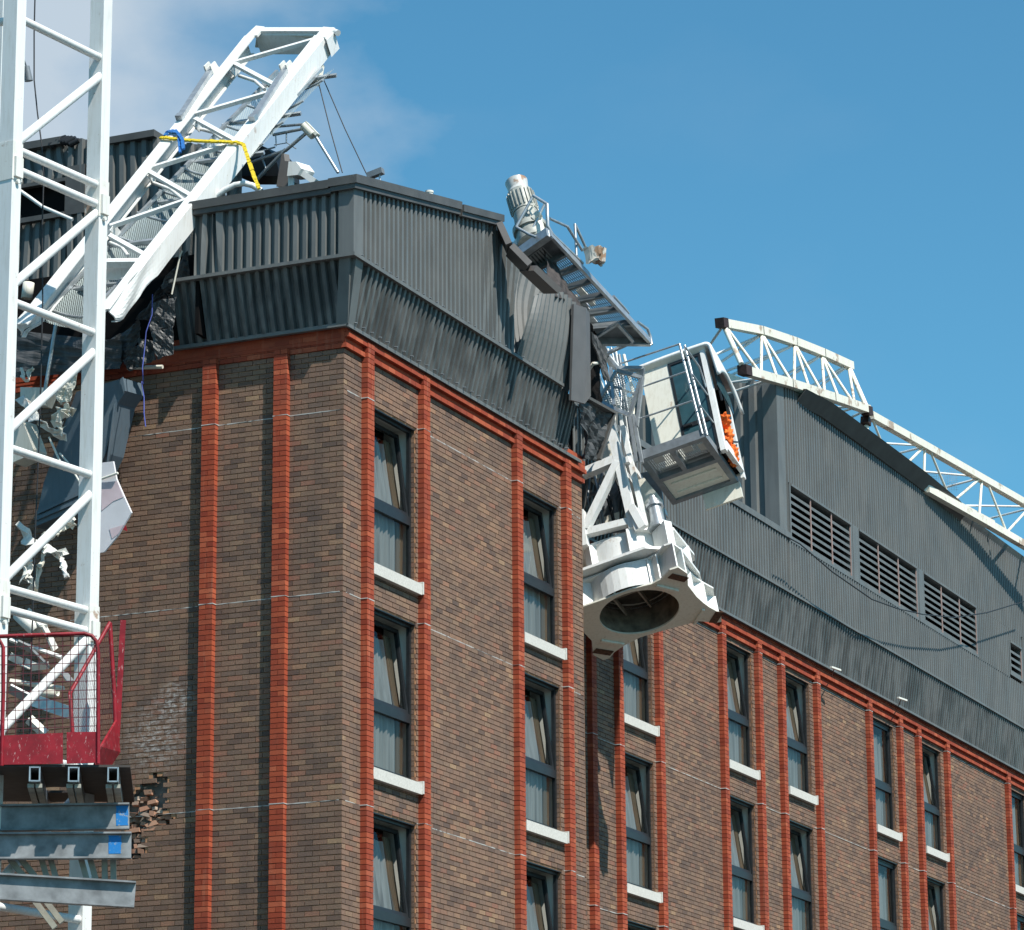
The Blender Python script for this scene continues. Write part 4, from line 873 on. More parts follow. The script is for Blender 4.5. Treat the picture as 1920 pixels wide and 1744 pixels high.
for a0, a1, u0, u1 in ((aDr+.005, aDr+fw, uF+.1, uT-.10), (aP-.14, aP-.14+fw, uF+.1, uT-.10), (aDr+fw, aP-.14, uT-.10-fw, uT-.10), (aDr+fw, aP-.14, uF+.1, uF+.16), (aDr+fw, aP-.14, uF+.72, uF+.80)): cbox(dr, a0, a1, bD-.012, bD+.03, u0, u1)
cbox(dr, aDr+.07, aDr+.22, bD-.05, bD-.012, uF+.735, uF+.775); dr.build('door', BLACK, cb)
mb = MB(); cbox(mb, aDr+fw, aP-.14, bD+.005, bD+.012, uF+.16, uT-.15); mb.build('door_glass', CABGL, cb)
mb = MB(); cbox(mb, aP-.09, aP+.0, bD-.015, bD+.10, uF+.05, uT-.02); mb.build('corner_post', WHITE, cb)
mb = MB(); cbox(mb, aP-.06, aP, bE-.10, bE, uF+.0, uT-.5); mb.build('corner_post', WHITE, cb)
mb = MB(); cbox(mb, aP-.06, aP+.02, bD+.10, bE-.10, uF+.10, uF+.28); mb.build('front_sill', WHITE, cb)
mb = MB()                                         # moulded roof that curls down over the front window
def roofc(s, t):                                  # s along b, t from the back of the roof, over the brow, down the front
    b = bD-.08+(bE-bD+.14)*s; drop = .10*s+.22*s*s
    L = aP-aW+.08; 
    if t < .55: a = aW-.06+L*t/.55; u = uT+.015*math.sin(math.pi*t/.55)
    elif t < .72: k = (t-.55)/.17*math.pi/2; a = aP+.02+.10*math.sin(k); u = uT-.10*(1-math.cos(k))
    else: k = (t-.72)/.28; a = aP+.12+.05*k; u = uT-.10-k*(.62-.30*math.sin(math.pi*min(1, s*1.0))-.16*s)
    return CH.w(a, b, u-drop)
mb.sheet(roofc, 14, 26); mb.build('roof_hood', WHITE, cb, .06)
mb = MB(); mb.add([CH.w(aW-.06, bD-.08, uT-.03), CH.w(aP+.02, bD-.08, uT-.03), CH.w(aP+.02, bD+.03, uT-.10), CH.w(aW-.06, bD+.03, uT-.10), CH.w(aW-.06, bD+.03, uT), CH.w(aP+.02, bD+.03, uT)], [(0, 1, 2, 3), (2, 3, 4, 5), (0, 1, 5, 4)]); mb.build('roof_edge', CREAM, cb)
mb = MB(); mb.prism([CH.w(aP+.05, bD+.15, uT-.75), CH.w(aP+.05, bE-.12, uT-.95), CH.w(aP+.05, bE-.15, uT-.62), CH.w(aP+.05, bD+.15, uT-.30)], CA*.01); mb.build('front_glass', CABGL, cb)
mb = MB(); mb.bar(CH.w(aP+.04, bD+.22, uT-.3), CH.w(aP+.04, bD+.30, uT-.98), .03, .03, CB); mb.bar(CH.w(aP+.02, bE-.12, uF+.7), CH.w(aP+.02, bD+.55, uF+.52), .025, .025, CU); mb.build('wiper', BLACK, cb)
# ---- handrails round the platform
for pts in ([(1274, 645), (1317, 814)], [(1284, 648), (1326, 816)]):
    mb = MB(); mb.pipe([cp(x, y, 1, bF) for x, y in pts], .024, 8); mb.build('rail_post', GALV, pc)
for pts in ([(1160, 683), (1274, 645)], [(1200, 727), (1286, 697)], [(1197, 786), (1297, 752)]):
    mb = MB(); mb.pipe([cp(x, y, 1, bF-.02) for x, y in pts], .017, 8); mb.build('handrail', GALV, pc)
aRr = cl(1326, 816, 1, bF).x
for pts in ([(1285, 651), (1311, 688), (1325, 730), (1345, 800)], [(1298, 702), (1331, 747)], [(1312, 760), (1344, 801)], [(1330, 745), (1352, 850)]):
    mb = MB(); mb.pipe([cp(x, y, 0, aRr) for x, y in pts], .017, 8); mb.build('handrail', GALV, pc)
# ---- bent mesh gate beside the cab
for quad_, bb_ in ((((1157, 695), (1203, 708), (1181, 779), (1122, 753)), -1.15), (((1160, 690), (1206, 690), (1204, 706), (1158, 697)), -1.1)):
    pts = [cp(x, y, 1, bb_+.08*k) for k, (x, y) in enumerate(quad_)]
    mb = MB()
    for p, q in zip(pts, pts[1:]+pts[:1]): mb.bar(p, q, .06, .05, CB)
    mb.bar(pts[0].lerp(pts[3], .45), pts[1].lerp(pts[2], .45), .03, .03, CB); gt = mb.build('gate', GALV, head)
    mb = MB(); mb.quad(*pts); mb.build('gate_mesh', CAGE, gt)
for a, b in (((1205, 707), (1194, 800)), ((1182, 780), (1194, 866)), ((1188, 778), (1204, 868)), ((1130, 655), (1160, 692)), ((1145, 690), (1152, 760))):
    mb = MB(); cbar(mb, a, b, 1, -1.05, .05, .06); mb.build('gate_post', GALV, head)
# ---- walkway lying over the broken roof end
WT = at(972, 478, y=6.9); uW = CH.loc(WT).z
def wk(x, y, du=0.): return cp(x, y, 2, uW+du)
Lw_ = [(972, 478), (1115, 640)]; Rw_ = [(1030, 437), (1219, 641)]
def lerp2(p, t): return (p[0][0]+(p[1][0]-p[0][0])*t, p[0][1]+(p[1][1]-p[0][1])*t)
mb = MB(); A, B = wk(*Rw_[0]), wk(*Rw_[1]); mb.bar(A, B, .05, .13, CU); wy = mb.build('walkway', GALV, head)
mb = MB(); mb.bar(wk(*Lw_[0]), wk(*Lw_[1]), .05, .13, CU); mb.build('side_beam', GALVD, wy)
for k, t in enumerate((0, .18, .30, .43, .56, .69, .83, 1.0)):
    p, q = wk(*lerp2(Lw_, min(1, t*1.02))), wk(*lerp2(Rw_, t)); mb = MB(); mb.bar(p, q, .14 if t == 0 else .06, .16 if t in (0, 1) else .11, CU); mb.build('rung', GALVD if 0 < t < 1 else GALV, wy)
def wq4(t0, t1, du): return [wk(*lerp2(Lw_, t0), du), wk(*lerp2(Rw_, t0), du), wk(*lerp2(Rw_, t1), du), wk(*lerp2(Lw_, t1), du)]
mb = MB(); mb.prism(wq4(.01, .18, .05), CU*.02); mb.build('deck_plate', GALVD, wy)
mb = MB(); mb.quad(*[wk(*p, .03) for p in ((992, 482), (1018, 463), (1036, 482), (1010, 503))]); mb.build('slotted_plate', m_grid('slotted_plate', (.52, .55, .56), .06, .4, .55, .04), wy)
for t0, t1 in ((.18, .30), (.30, .43), (.43, .56), (.56, .69), (.69, .83)):
    mb = MB(); mb.quad(*wq4(t0, t1, .06)); mb.build('deck_grating', GRATE, wy)
mb = MB(); mb.prism(wq4(.85, .99, .05), CU*.02); mb.build('deck_plate', GALVD, wy)
mb = MB(); mb.bar(wk(1115, 634, -.1), wk(1160, 605, -.1), .05, .05, CU); mb.bar(wk(1157, 606, -.1), wk(1187, 640, -.1), .05, .05, CU); mb.bar(wk(1140, 662, -.05), wk(1186, 641, -.05), .05, .05, CU); mb.build('stay', GALV, wy)
for k, (a, b) in enumerate((((1080, 556), (1100, 600)), ((1090, 560), (1120, 615)), ((1100, 590), (1135, 655)), ((1085, 540), (1112, 570)), ((1118, 640), (1165, 700)), ((1105, 600), (1150, 690)))):
    mb = MB(); mb.bar(wk(*a, .22), wk(*b, .16), .07+.02*(k % 2), .09, CU); mb.build('pipe_bundle', (CREAM, WHITE, GALV)[k % 3], wy)
aRW = CH.loc(wk(1030, 437)).x+.02
def wr(pts, r, dy=0.):
    mb = MB(); mb.pipe([cp(x, y, 1, CH.loc(wk(*lerp2(Rw_, max(0, min(1, (x-1030)/189))))).y+dy) for x, y in pts], r, 8); return mb.build('handrail', GALV, wy)
wr([(1026, 383), (1027, 424), (1036, 440), (1092, 494)], .03); wr([(1031, 410), (1064, 425), (1092, 470)], .024, .1); wr([(1092, 494), (1064, 470), (1031, 445)], .02, .1)
wr([(1078, 420), (1081, 480)], .024, .2); wr([(1079, 422), (1099, 466)], .024, .2); wr([(1026, 383), (1000, 367)], .026); wr([(1000, 367), (968, 426)], .024, .05); wr([(968, 426), (993, 440), (1006, 445)], .024, -.05); wr([(993, 440), (1021, 384)], .022, .15)
wr([(1150, 556), (1170, 578), (1178, 588)], .03, .05); wr([(1196, 604), (1214, 617), (1220, 632), (1222, 646)], .026, .05)
mb = MB(); rd = random.Random(3); n = 26       # dented lamp housing at the rail end
cD = cp(1114, 480, 1, CH.loc(wk(1090, 500)).y); ud = camv(.05, 1, -.25).normalized(); xd = camv(1, 0, .1).normalized(); yd = ud.cross(xd)
ri = [[cD + xd*math.cos(2*math.pi*k/n)*(.185-.03*j*(1 if k > 8 else .2)+.018*math.sin(k*1.7+j)) + yd*math.sin(2*math.pi*k/n)*(.15-.02*j) + ud*(.13-.11*j+.02*math.sin(k*2.1+j*1.7)-(.05*(j == 2)*math.sin(k*.5))) for k in range(n)] for j in range(3)]
mb.add([p for r in ri for p in r], [(j*n+k, j*n+(k+1) % n, (j+1)*n+(k+1) % n, (j+1)*n+k) for j in range(2) for k in range(n)]); mb.add([p-ud*.01 for p in ri[2]], [list(range(n))]); mb.build('dented_drum', m_white('scorched_white', (.62, .60, .54), .9, .5, .52), head)
# ---- hoist motor standing on the walkway head
bM = CH.loc(wk(1000, 457)).y+.25
mA, mB_, mC = cp(1001, 455, 1, bM), cp(985, 400, 1, bM), cp(968, 342, 1, bM)
mb = MB(); mb.tube(mA, mB_, .27, 20, .20); mb.tube(mA.lerp(mB_, .35), mA.lerp(mB_, .5), .29, 20); gm = mb.build('hoist_motor', m_plain('dull_cream_steel', (.36, .365, .33), .5, .1, .3, 9), head)
mb = MB(); mm = mB_.lerp(mC, .62); mb.tube(mB_, mm, .215, 20)
d = (mm-mB_).normalized(); x = d.cross(CB).normalized(); y = d.cross(x)
for k in range(22):
    a = 2*math.pi*k/22; o_ = (x*math.cos(a)+y*math.sin(a)); mb.box((mB_+mm)/2+o_*.222, o_*.035, d*((mm-mB_).length*.8), o_.cross(d)*.016)
mb.build('finned_body', bpy.data.materials['dull_cream_steel'], gm)
mb = MB(); mb.tube(mm, mm.lerp(mC, .3), .20, 20, .17); mb.tube(mm.lerp(mC, .3), mC, .165, 20, .19); mb.build('fan_cover', m_white('rusty_cover', (.55, .55, .53), .9, .35, .50), gm)
mb = MB(); mb.tube(cp(1010, 445, 1, bM-.1), cp(1006, 405, 1, bM-.1), .12, 14, .09); mb.tube(cp(1000, 412, 1, bM-.2), cp(1012, 400, 1, bM-.2), .07, 10); mb.pipe([cp(1000, 410, 1, bM-.22), cp(993, 395, 1, bM-.25), cp(1004, 382, 1, bM-.25)], .018, 6); mb.build('gearbox', CREAM, gm)
mb = MB(); mb.prism([cp(945, 455, 1, bM+.1), cp(975, 452, 1, bM+.1), cp(982, 468, 1, bM+.1), cp(960, 478, 1, bM+.1)], CB*.3); mb.tube(cp(968, 462, 1, bM), cp(978, 448, 1, bM), .08, 10); mb.build('mounting_foot', WHITE, gm)
pth = [(1352, 782), (1357, 794), (1364, 806), (1363, 820), (1366, 832), (1372, 846), (1374, 858), (1381, 874)]
P3 = [cp(x, y, 0, aP-.03) for x, y in pth]; rb_ = random.Random(12); ph_ = [rb_.uniform(0, 6) for _ in range(6)]
def bag(s, t):                                    # orange netting bundle hanging in the open cab front
    k = min(len(P3)-2, int(s*(len(P3)-1))); f_ = s*(len(P3)-1)-k; c = P3[k].lerp(P3[k+1], f_); a = 2*math.pi*t
    r = (.045+.055*abs(math.sin(s*9.2+.5))*(1-.3*s))*(1+.28*math.sin(5*a+s*40+ph_[0])+.2*math.sin(3*a-s*67+ph_[1])+.14*math.sin(11*a+s*90))
    if s < .02 or s > .98: r *= .3
    return c+CB*math.cos(a)*r*1.05+CU*math.sin(a)*r*.55+CA*math.sin(a)*r
mb = MB(); mb.sheet(bag, 90, 40); single('orange_netting', mb, ORANGE, 'orange netting bundled in the open front of the fallen crane cab', 'netting')
# ------------------------------------------------------------------ broken jib lying along the rear roof
RUSTY = m_plain('dark_rusty_lug', (.045, .022, .018), .6, 0, .4, 20)
def lattice(label, top, bot, rear, web, rears, w, lugs):
    """top, bot, rear: chord node lists; web and rears: pairs of points"""
    T = thing('jib_section', bot[0], label, 'crane jib', 'sections of the broken jib')
    for nodes in (top, bot, rear):
        mb = MB()
        for p, q in zip(nodes, nodes[1:]): d = (q-p).normalized()*.02; mb.bar(p-d, q+d, w, w)
        mb.build('chord', JIBW, T)
    for p, q, r in web: mb = MB(); mb.tube(p, q, r, 8); mb.build('brace', JIBW, T)
    for p, q, r in rears: mb = MB(); mb.tube(p, q, r, 8); mb.build('brace', WHITE, T)
    for p, q in lugs: mb = MB(); mb.bar(p, q, w*1.12, w*1.12); mb.build('lug', RUSTY, T)
    return T
xB, xT, xRr = -.92, -1.52, -2.15
tA = lambda x, y: at(x, y, x=xT); bA = lambda x, y: at(x, y, x=xB); rA = lambda x, y: at(x, y, x=xRr)
top = [tA(*p) for p in ((1358, 607), (1425, 620), (1488, 641), (1541, 662), (1594, 686))]
bot = [bA(*p) for p in ((1402, 697), (1480, 719), (1560, 745), (1626, 768))]
rear = [rA(*p) for p in ((1325, 696), (1420, 730), (1490, 752), (1560, 772))]
web = [(tA(1358, 612), bA(1390, 683), .055)]
for a, bs in (((1361, 613), [(1424, 698)]), ((1428, 626), [(1427, 699), (1457, 708), (1484, 716)]), ((1490, 645), [(1489, 718), (1517, 727), (1541, 735)]), ((1541, 667), [(1546, 737), (1572, 745), (1598, 753)]), ((1591, 687), [(1602, 755), (1624, 762)])):
    for b in bs: web.append((tA(*a), bA(*b), .032 if b != (1624, 762) else .055))
rears = [(tA(a, b), rA(c, d), .028) for a, b, c, d in ((1355, 612, 1325, 655), (1425, 630, 1320, 674), (1421, 632, 1335, 690), (1482, 650, 1364, 707), (1478, 652, 1345, 702), (1534, 670, 1440, 735), (1530, 672, 1420, 730), (1585, 690, 1500, 752), (1580, 690, 1480, 748))]
rears += [(bA(a, b), rA(c, d), .028) for a, b, c, d in ((1560, 748, 1490, 752), (1566, 752, 1495, 753), (1600, 762, 1530, 768), (1604, 764, 1545, 782), (1442, 712, 1345, 745), (1436, 708, 1340, 722), (1618, 772, 1560, 800))]
lattice('broken white jib section with a bent top chord, lying over the rear roof corner', top, bot, rear, web, rears, .17, [(tA(1349, 605), tA(1358, 607)), (bA(1391, 693), bA(1402, 697)), (bA(1622, 770), bA(1629, 772))])
def xs(px, lo, hi): k = max(0, (px-1625)/300)**1.7; return lo+(hi-lo)*k
t2 = lambda x, y: at(x, y, x=xs(x, -1.0, -.62)); b2 = lambda x, y: at(x, y, x=xs(x, -1.02, -.40)); r2 = lambda x, y: at(x, y, x=-1.95)
top = [t2(*p) for p in ((1632, 779), (1740, 840), (1845, 900), (1950, 960))]
bot = [at(1655, 862, x=-1.75), b2(1737, 917), b2(1840, 975), b2(1960, 1045)]
rear = [p+V(-1.15, -.3, -.25) for p in top]
web = [(t2(a, b), b2(c, d), r) for a, b, c, d, r in ((1626, 782, 1621, 838, .06), (1634, 782, 1666, 862, .028), (1734, 837, 1732, 912, .032), (1732, 838, 1690, 880, .032), (1742, 841, 1784, 942, .028), (1841, 896, 1836, 968, .032), (1838, 897, 1785, 942, .032), (1849, 899, 1888, 1000, .028), (1930, 952, 1886, 1000, .032), (1945, 958, 1940, 1030, .03))]
rears = [(t2(a, b), r2(c, d), .026) for a, b, c, d in ((1735, 836, 1636, 830), (1733, 838, 1669, 854), (1838, 894, 1706, 882), (1836, 897, 1749, 920), (1935, 950, 1806, 948), (1932, 953, 1849, 974))]
lattice('straight white jib section running along the rear roof edge to the right side', top, bot, rear, web, rears, .165, [(t2(1624, 784), t2(1623, 796))])
mb = MB(); mb.sheet(lambda s, t: at(1722+75*s, 878+42*t+8*math.sin(s*5)+10*s, x=-1.5+.2*math.sin(s*7+t*3)), 10, 6, .9, .5); single('torn_netting', mb, m_grid('grey_netting', (.20, .22, .24), .05, .05, .10, .10), 'scrap of grey netting caught inside the straight jib section', 'netting')
# ------------------------------------------------------------------ torn pieces of the near block's roof cladding
def crumple(mb, q, amp, seed, n=14, rib=0., fq=9):
    r_ = random.Random(seed); ph = [r_.uniform(0, 6.3) for _ in range(8)]; q = [Vector(p) for p in q]; nrm = (q[1]-q[0]).cross(q[3]-q[0]).normalized()
    tri = lambda x: abs((x % 2)-1)-.5
    def f(s, t):
        p = (q[0]*(1-s)+q[1]*s)*(1-t)+(q[3]*(1-s)+q[2]*s)*t
        d = amp*(tri(s*fq*.31+t*1.7+ph[0])+.8*tri(t*fq*.37-s*2.1+ph[1])+.5*tri((s+t)*fq*.7+ph[2])+.35*tri((s-t)*fq+ph[3]))
        return p+nrm*(d+rib*(1 if (s*6) % 1 > .5 else 0))
    return mb.sheet(f, n, n, smooth=False)
mb = MB(); P0, P1, P2, P3_ = at(938, 428, x=.44), at(956, 468, x=.60), at(990, 503, x=.84), at(1036, 546, x=1.05)
for p, q in ((P0, P1), (P1, P2), (P2, P3_)): mb.bar(p, q, .42, .10, V(.45, .3, .85))
mb.build('torn_coping', TRIMB, near)
mb = MB(); mb.prism([at(1076, 570, x=.62), at(1099, 577, x=.62), at(1097, 757, x=.50), at(1071, 750, x=.50)], V(-.04, 0, 0)); mb.prism([at(1099, 577, x=.62), at(1106, 590, x=.52), at(1108, 742, x=.40), at(1097, 757, x=.50)], V(-.03, -.0, 0)); mb.build('hanging_trim', TRIMB, near)
mb = MB(); crumple(mb, [at(1108, 622, x=.35), at(1126, 640, x=.30), at(1144, 716, x=.2), at(1132, 712, x=.25)], .03, 3); mb.build('bent_sheet', TRIMB, near, .02)
mb = MB(); crumple(mb, [at(1086, 742, x=.25), at(1150, 775, x=.05), at(1124, 864, x=-.05), at(1098, 860, x=.12)], .09, 5, 16, .03); mb.build('twisted_corner', TORN, near, .012)
mb = MB(); mb.bar(at(1088, 740, x=.3), at(1150, 774, x=.1), .10, .05); mb.bar(at(1150, 774, x=.1), at(1122, 862, x=.0), .10, .05); mb.build('corner_rail', TRIM, near)
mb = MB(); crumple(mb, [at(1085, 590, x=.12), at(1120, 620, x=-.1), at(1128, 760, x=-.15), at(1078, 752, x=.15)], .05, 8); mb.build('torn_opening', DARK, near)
mb = MB(); mb.pipe([at(1105, 692, x=.1), at(1112, 682, x=.25), at(1124, 680, x=.25), at(1130, 690, x=.0)], .03, 6); mb.build('broken_conduit', CREAM, near)
mb = MB(); crumple(mb, [at(1018, 470, x=.0), at(1048, 506, x=.1), at(1090, 580, x=.45), at(1040, 556, x=.55)], .05, 9); mb.build('torn_lining', m_plain('brown_lining', (.05, .042, .04), .8, 0, .4, 9), near)
mb = MB(); crumple(mb, [at(x, y, y=-.28) for x, y in ((-60, 610), (228, 640), (226, 692), (-60, 716))], .05, 41, 18); mb.build('crumpled_sheet', TORN, near, .006)  # added dark sheet, hung here to shade the frieze and darken the gap
for k, (q, am) in enumerate((([(229, 676), (264, 640), (270, 686), (243, 696)], .05), ([(260, 634), (287, 640), (294, 674), (266, 686)], .045), ([(283, 622), (326, 612), (324, 664), (294, 674)], .04), ([(284, 568), (330, 556), (326, 610), (282, 622)], .04), ([(205, 640), (262, 600), (262, 640), (222, 690)], .05), ([(300, 536), (352, 470), (356, 545), (318, 560)], .06), ([(255, 600), (300, 540), (316, 560), (284, 600)], .06))):
    mb = MB(); crumple(mb, [at(x, y, y=-.42-.05*(k % 3)+.3*(k > 3)) for x, y in q], am, 20+k, 12, .03 if k in (1, 2) else 0); mb.build('crumpled_sheet', TORN, near, .006)
mb = MB(); mb.pipe([at(322, 552, y=-.5), at(338, 478, y=-.45), at(342, 470, y=-.45)], .014, 6); mb.pipe([at(240, 690, y=-.2), at(305, 688, y=-.2)], .03, 6); mb.build('broken_batten', CREAM, near)
# ------------------------------------------------------------------ wreckage between the standing mast and the wall
mb = MB(); mb.prism([at(x, y, y=-.62) for x, y in ((143, 735), (231, 709), (236, 733), (220, 757), (198, 850), (150, 952), (64, 988), (82, 905))], V(.06, .40, .02)); mb.prism([at(229, 757, y=-.36), at(213, 757, y=-.66), at(200, 866, y=-.66), at(202, 868, y=-.60)], V(.012, 0, 0)); mb.bar(at(70, 962, y=-.64), at(150, 925, y=-.64), .03, .05); mb.bar(at(66, 974, y=-.64), at(150, 938, y=-.64), .03, .05); mb.prism([at(232, 708, y=-.64), at(237, 734, y=-.64), at(233, 736, y=-.64), at(226, 712, y=-.64)], V(.0, -.03, 0))
single('sheet_metal_casing', mb, BLUEG, 'crumpled blue grey metal casing wedged upright between mast and brick wall', 'casing')
mb = MB(); wp_ = [(188, 868), (212, 865), (218, 898), (232, 930), (246, 961), (221, 1004), (195, 1035), (175, 1040)]; mb.prism([at(x, y, y=-.75) for x, y in wp_], V(.01, .02, 0))
ws = thing('torn_sign_panel', at(210, 1035, y=-.75), 'torn white sign panel with faded pink marking, hanging beside the right mast leg', 'sign')
mb.build('panel', m_plain('white_panel', (.66, .65, .68), .55, 0, .06, 3), ws)
mk = m_plain('faded_pink', (.62, .50, .53), .6, 0, .08, 4); mb = MB(); mb.prism([at(x, y, y=-.756) for x, y in ((190, 905), (219, 902), (231, 932), (212, 940), (190, 958))], V(0, .004, 0)); mb.build('marking', mk, ws); mb = MB(); mb.prism([at(x, y, y=-.756) for x, y in ((205, 992), (232, 984), (222, 1001), (210, 1010))], V(0, .004, 0)); mb.build('marking', mk, ws)
mb = MB(); mb.prism([at(x, y, y=-.73) for x, y in ((228, 992), (234, 981), (238, 996))], V(0, .01, 0)); mb.build('red_scrap', REDP, ws)
mb = MB(); mb.pipe([at(190, 898, y=-.78), at(221, 887, y=-.8)], .018, 6); mb.build('broken_rod', INNER, ws)
def twist(pts, w, seed, yy, mat, label, name='twisted_steel'):
    r_ = random.Random(seed); P_ = []
    for i in range(len(pts)-1):
        for k in range(6):
            f = k/6; P_.append(at(pts[i][0]*(1-f)+pts[i+1][0]*f+r_.uniform(-1.5, 1.5), pts[i][1]*(1-f)+pts[i+1][1]*f+r_.uniform(-1.5, 1.5), y=yy+.10*math.sin(i*1.7+f*2+seed)))
    P_.append(at(*pts[-1], y=yy)); n = len(P_); ph = r_.uniform(0, 6)
    def f(s, t):
        x = s*(n-1); i = min(n-2, int(x)); q = x-i; p = P_[i]*(1-q)+P_[i+1]*q; d = (P_[i+1]-P_[i]).normalized()
        a = ph+3.5*s+math.sin(s*9+seed); u = d.cross(V(math.cos(a), math.sin(a)*.6, .3)).normalized(); v = d.cross(u)
        k = 1+.3*math.sin(s*13+seed)
        return p+(u*w*(t-.5)*k if t < .5 else v*w*(t-.5)*1.4*k)
    mb = MB(); mb.sheet(f, 20, 4, smooth=False)
    return single(name, mb, mat, label, 'wreckage', 'twisted steel wreckage inside the mast', solid=.012)
tw = [([(44, 740), (58, 768), (88, 800), (124, 814)], .13, WHITED, 'long twisted white steel strip, upper left inside the mast'),
      ([(118, 812), (114, 790), (122, 772), (132, 764)], .15, CREAM, 'crumpled cream steel knot on the right end of the upper strip'),
      ([(30, 985), (60, 1008), (92, 1022), (118, 1042)], .14, WHITED, 'wide twisted white plate crossing the middle of the mast'),
      ([(78, 1012), (104, 995), (122, 984), (142, 974)], .10, CREAM, 'bent white strip rising right from the middle wreckage'),
      ([(100, 1030), (114, 1045), (114, 1066), (130, 1082)], .07, WHITE, 'hooked white strip hanging down from the middle wreckage'),
      ([(60, 1040), (48, 1062), (40, 1085)], .12, WHITED, 'short torn white plate drooping left of the hooked strip'),
      ([(88, 1035), (74, 1068), (62, 1110)], .06, CREAM, 'narrow white strip hanging straight under the middle wreckage'),
      ([(56, 1070), (60, 1095), (48, 1112)], .07, WHITED, 'curled white strip just above the lower double rails'),
      ([(38, 690), (50, 715), (60, 690)], .05, CREAM, 'small upright cream strip near the left mast leg, under the torn chord')]
for k, (pts, w, mt, lab) in enumerate(tw): twist(pts, w*1.35, k+2, -1.25-.1*(k % 3), mt, lab)
def bent(pts, w, th, mat, label, yy, ang):
    P_ = [at(x, y, y=yy+.12*math.sin(i*2.1)) for i, (x, y) in enumerate(pts)]; mb = MB(); up = V(math.sin(ang), -.6, math.cos(ang))
    for p, q in zip(P_, P_[1:]): d = (q-p).normalized()*.01; mb.lbar(p-d, q+d, w, th, up) if th < .02 else mb.bar(p-d, q+d, w, th, up)
    single('bent_bar', mb, mat, label, 'wreckage', 'bent bars behind the red mesh')
for k, a_ in enumerate((([(53, 1145), (68, 1158), (81, 1173), (92, 1193), (103, 1217)], .12, .03, WHITED, 'curved flat bar hanging from the lower double rails to the top of the red mesh'),
    ([(20, 1200), (114, 1232)], .045, .045, WHITE, 'thin straight white bar running down right just below the red top rail'),
    ([(20, 1229), (42, 1240), (59, 1248), (90, 1245)], .11, .015, WHITED, 'white channel with a dog leg, behind the upper part of the red mesh'),
    ([(34, 1206), (60, 1218), (88, 1246)], .13, .03, HSTEEL, 'dark grey plate slanting above the white dog leg channel'),
    ([(20, 1277), (60, 1283), (118, 1291)], .05, .05, CREAM, 'thin cream bar lying almost level across the middle of the red mesh'),
    ([(20, 1292), (57, 1311), (130, 1336)], .17, .03, GALV, 'wide grey plate slanting down right, lowest long piece behind the red mesh'),
    ([(55, 1349), (84, 1376)], .10, .015, WHITED, 'short white angle offcut just above the red toe board'),
    ([(108, 1258), (120, 1262), (132, 1277)], .10, .02, GALV, 'small creased grey plate beside the dark bar of the gate'))): bent(*a_, -1.25-.06*k, .5+.9*k)
mb = MB(); a, b = at(34, 1152, y=-1.3), at(68, 1185, y=-1.3); mb.tube(a, b, .085, 14, cap=False); single('broken_tube', mb, WHITED, 'open ended white tube broken off behind the lower double rails', 'wreckage', solid=.01)
mb = MB(); a, b = at(72, 1304, y=-1.2), at(108, 1298, y=-1.2); mb.tube(a, b, .055, 14, cap=False); single('broken_tube', mb, CREAM, 'short cream tube end pointing right behind the red mesh', 'wreckage', solid=.01)
mb = MB(); mb.prism([at(x, y, y=-.9) for x, y in ((38, 726), (98, 727), (84, 760), (38, 755))], V(0, .2, 0)); single('box_section', mb, CREAM, 'cream steel box end behind the mast bracing, above the twisted strip', 'wreckage')
mb = MB(); crumple(mb, [at(x, y, y=-.9) for x, y in ((100, 730), (150, 690), (130, 752), (112, 758))], .05, 31); single('bent_plate', mb, CREAM, 'bent cream plate between mast bracing and the blue grey casing', 'wreckage', solid=.012)
mb = MB(); mb.prism([at(x, y, y=-1.0) for x, y in ((20, 815), (42, 788), (62, 842), (58, 852), (22, 868))], V(.05, .3, 0)); single('box_section', mb, CREAM, 'white box section corner peeking from behind the left mast leg', 'wreckage')
mb = MB(); mb.tube(at(108, 590, y=-1.0), at(84, 735, y=-1.0), .028, 8); single('steel_rod', mb, GALV, 'straight pale rod leaning below the tilted mast section', 'rod')
mb = MB(); mb.pipe([at(112, 850, y=-1.3), at(128, 868, y=-1.32), at(150, 905, y=-1.3)], .014, 6); mb.pipe([at(92, 820, y=-1.3), at(120, 882, y=-1.35), at(128, 880, y=-1.35)], .016, 6); single('bent_rod', mb, INNER, 'thin bent white rods over the blue grey casing', 'rod')
mb = MB(); mb.pipe([at(38, 358, y=1.0), at(58, 372, y=1.0), at(80, 388, y=1.0), at(108, 400, y=.9), at(136, 412, y=.9)], .028, 8); single('bent_rail', mb, WHITE, 'thin white rail sagging across the dark roof opening', 'rail')
mb = MB(); mb.tube(at(50, 560, y=.2), at(54, 530, y=.2), .08, 12, cap=False); single('broken_tube', mb, CREAM, 'open grey tube end beside the left mast leg, under the roof storey', 'wreckage', solid=.012)
mb = MB(); mb.pipe([at(x, y, y=-.75) for x, y in ((286, 552), (285, 590), (274, 622), (271, 655), (267, 690), (269, 720), (266, 715), (270, 745), (270, 775), (273, 800))], .008, 5); single('blue_string', mb, m_plain('blue_string', (.10, .13, .45), .8), 'thin blue string dangling over the brick wall under the torn fascia', 'string')
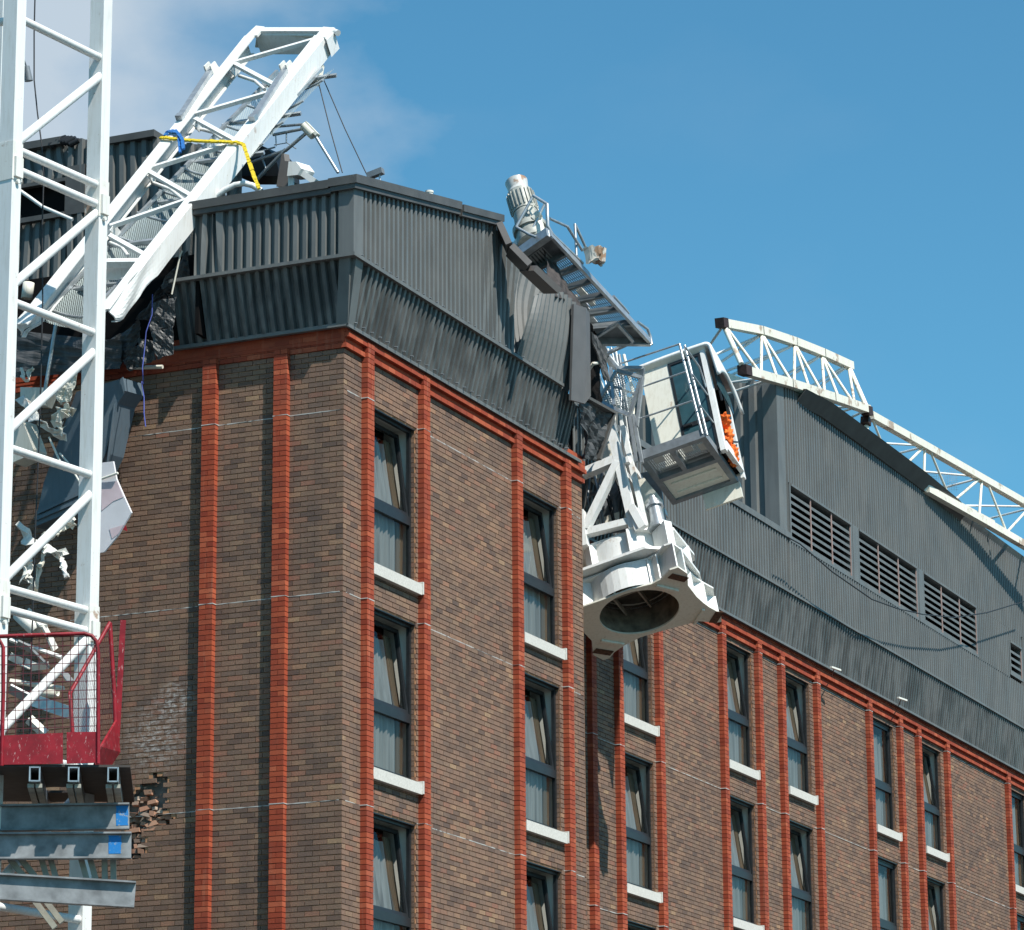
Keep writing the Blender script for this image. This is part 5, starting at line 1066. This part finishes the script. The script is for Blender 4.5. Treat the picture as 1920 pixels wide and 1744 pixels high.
# ------------------------------------------------------------------ things on the near block's roof
ro = thing('bent_railing', at(560, 300, y=2.5), 'bent galvanised railing with a ball joint sticking up behind the roof edge', 'railing')
k_ = lambda x, y, q=2.5: at(x, y, y=q)
mb = MB(); mb.tube(k_(570, 236), k_(588, 254), .075, 12); mb.bar(k_(574, 231), k_(596, 254), .05, .10, V(0, 1, 0)); mb.build('joint', CREAM, ro)
for pts, r in (([(514, 238), (572, 233)], .022), ([(512, 253), (572, 241)], .024), ([(576, 248), (536, 282), (490, 298), (470, 306)], .028), ([(536, 280), (482, 336)], .028), ([(592, 256), (634, 324)], .024), ([(537, 251), (537, 268)], .012), ([(517, 254), (518, 274)], .010), ([(490, 294), (500, 320)], .016), ([(514, 272), (538, 268), (555, 279)], .008), ([(470, 296), (490, 290), (494, 300)], .02), ([(512, 240), (508, 252)], .02), ([(484, 285), (516, 276)], .014)):
    mb = MB(); mb.pipe([k_(*p) for p in pts], r, 8); mb.build('rail', GALV, ro)
mb = MB(); n = 16; mb.prism([at(478+40*math.cos(a)+5, 330-58*math.sin(a), y=2.8) for a in [math.pi*k/n for k in range(n+1)]], V(.1, .5, 0)); single('cable_drum', mb, BLACK, 'black rounded drum behind the tilted mast section on the roof', 'drum')
mb = MB(); mb.prism([at(x, y, y=2.2) for x, y in ((528, 288), (532, 288), (534, 302), (541, 302), (540, 350), (518, 350))], V(.05, .08, 0)); single('torn_post', mb, TRIMB, 'torn brown grey post standing behind the roof edge', 'post')
mb = MB(); mb.prism([at(x, y, y=2.0) for x, y in ((541, 303), (555, 303), (565, 316), (558, 328), (538, 330))], V(.1, .25, 0)); mb.bar(at(560, 320, y=2.1), at(592, 342, y=2.1), .09); mb.bar(at(546, 330, y=2.1), at(546, 352, y=2.1), .08); single('white_bracket', mb, WHITE, 'white angular steel bracket showing above the roof edge', 'bracket')
fl_ = thing('floodlight', at(706, 345, y=1.0), 'slim dark floodlight tilted up on the roof corner', 'light')
mb = MB(); mb.bar(at(690, 331, y=1.0), at(718, 320, y=1.0), .10, .09); mb.build('housing', GALVD, fl_)
mb = MB(); mb.tube(at(711, 324, y=1.0), at(714, 350, y=1.0), .015, 8); mb.build('bracket', GALV, fl_)
mb = MB(); p = at(806, 400, x=-.2); q = at(805, 362, x=-.2); mb.tube(p, q, .058, 14); mb.tube(q, q+V(0, 0, .03), .066, 14); single('vent_pipe', mb, INNER, 'short white vent pipe poking above the side parapet', 'pipe')
mb = MB(); mb.pipe([at(x, y, x=XB+.5) for x, y in ((1478, 1008), (1500, 1020), (1560, 1072), (1635, 1124), (1682, 1141), (1730, 1152), (1790, 1158), (1850, 1149), (1930, 1125))], .014, 6); single('slack_cable', mb, RUBBER, 'black cable sagging across the rear louvres', 'cable')
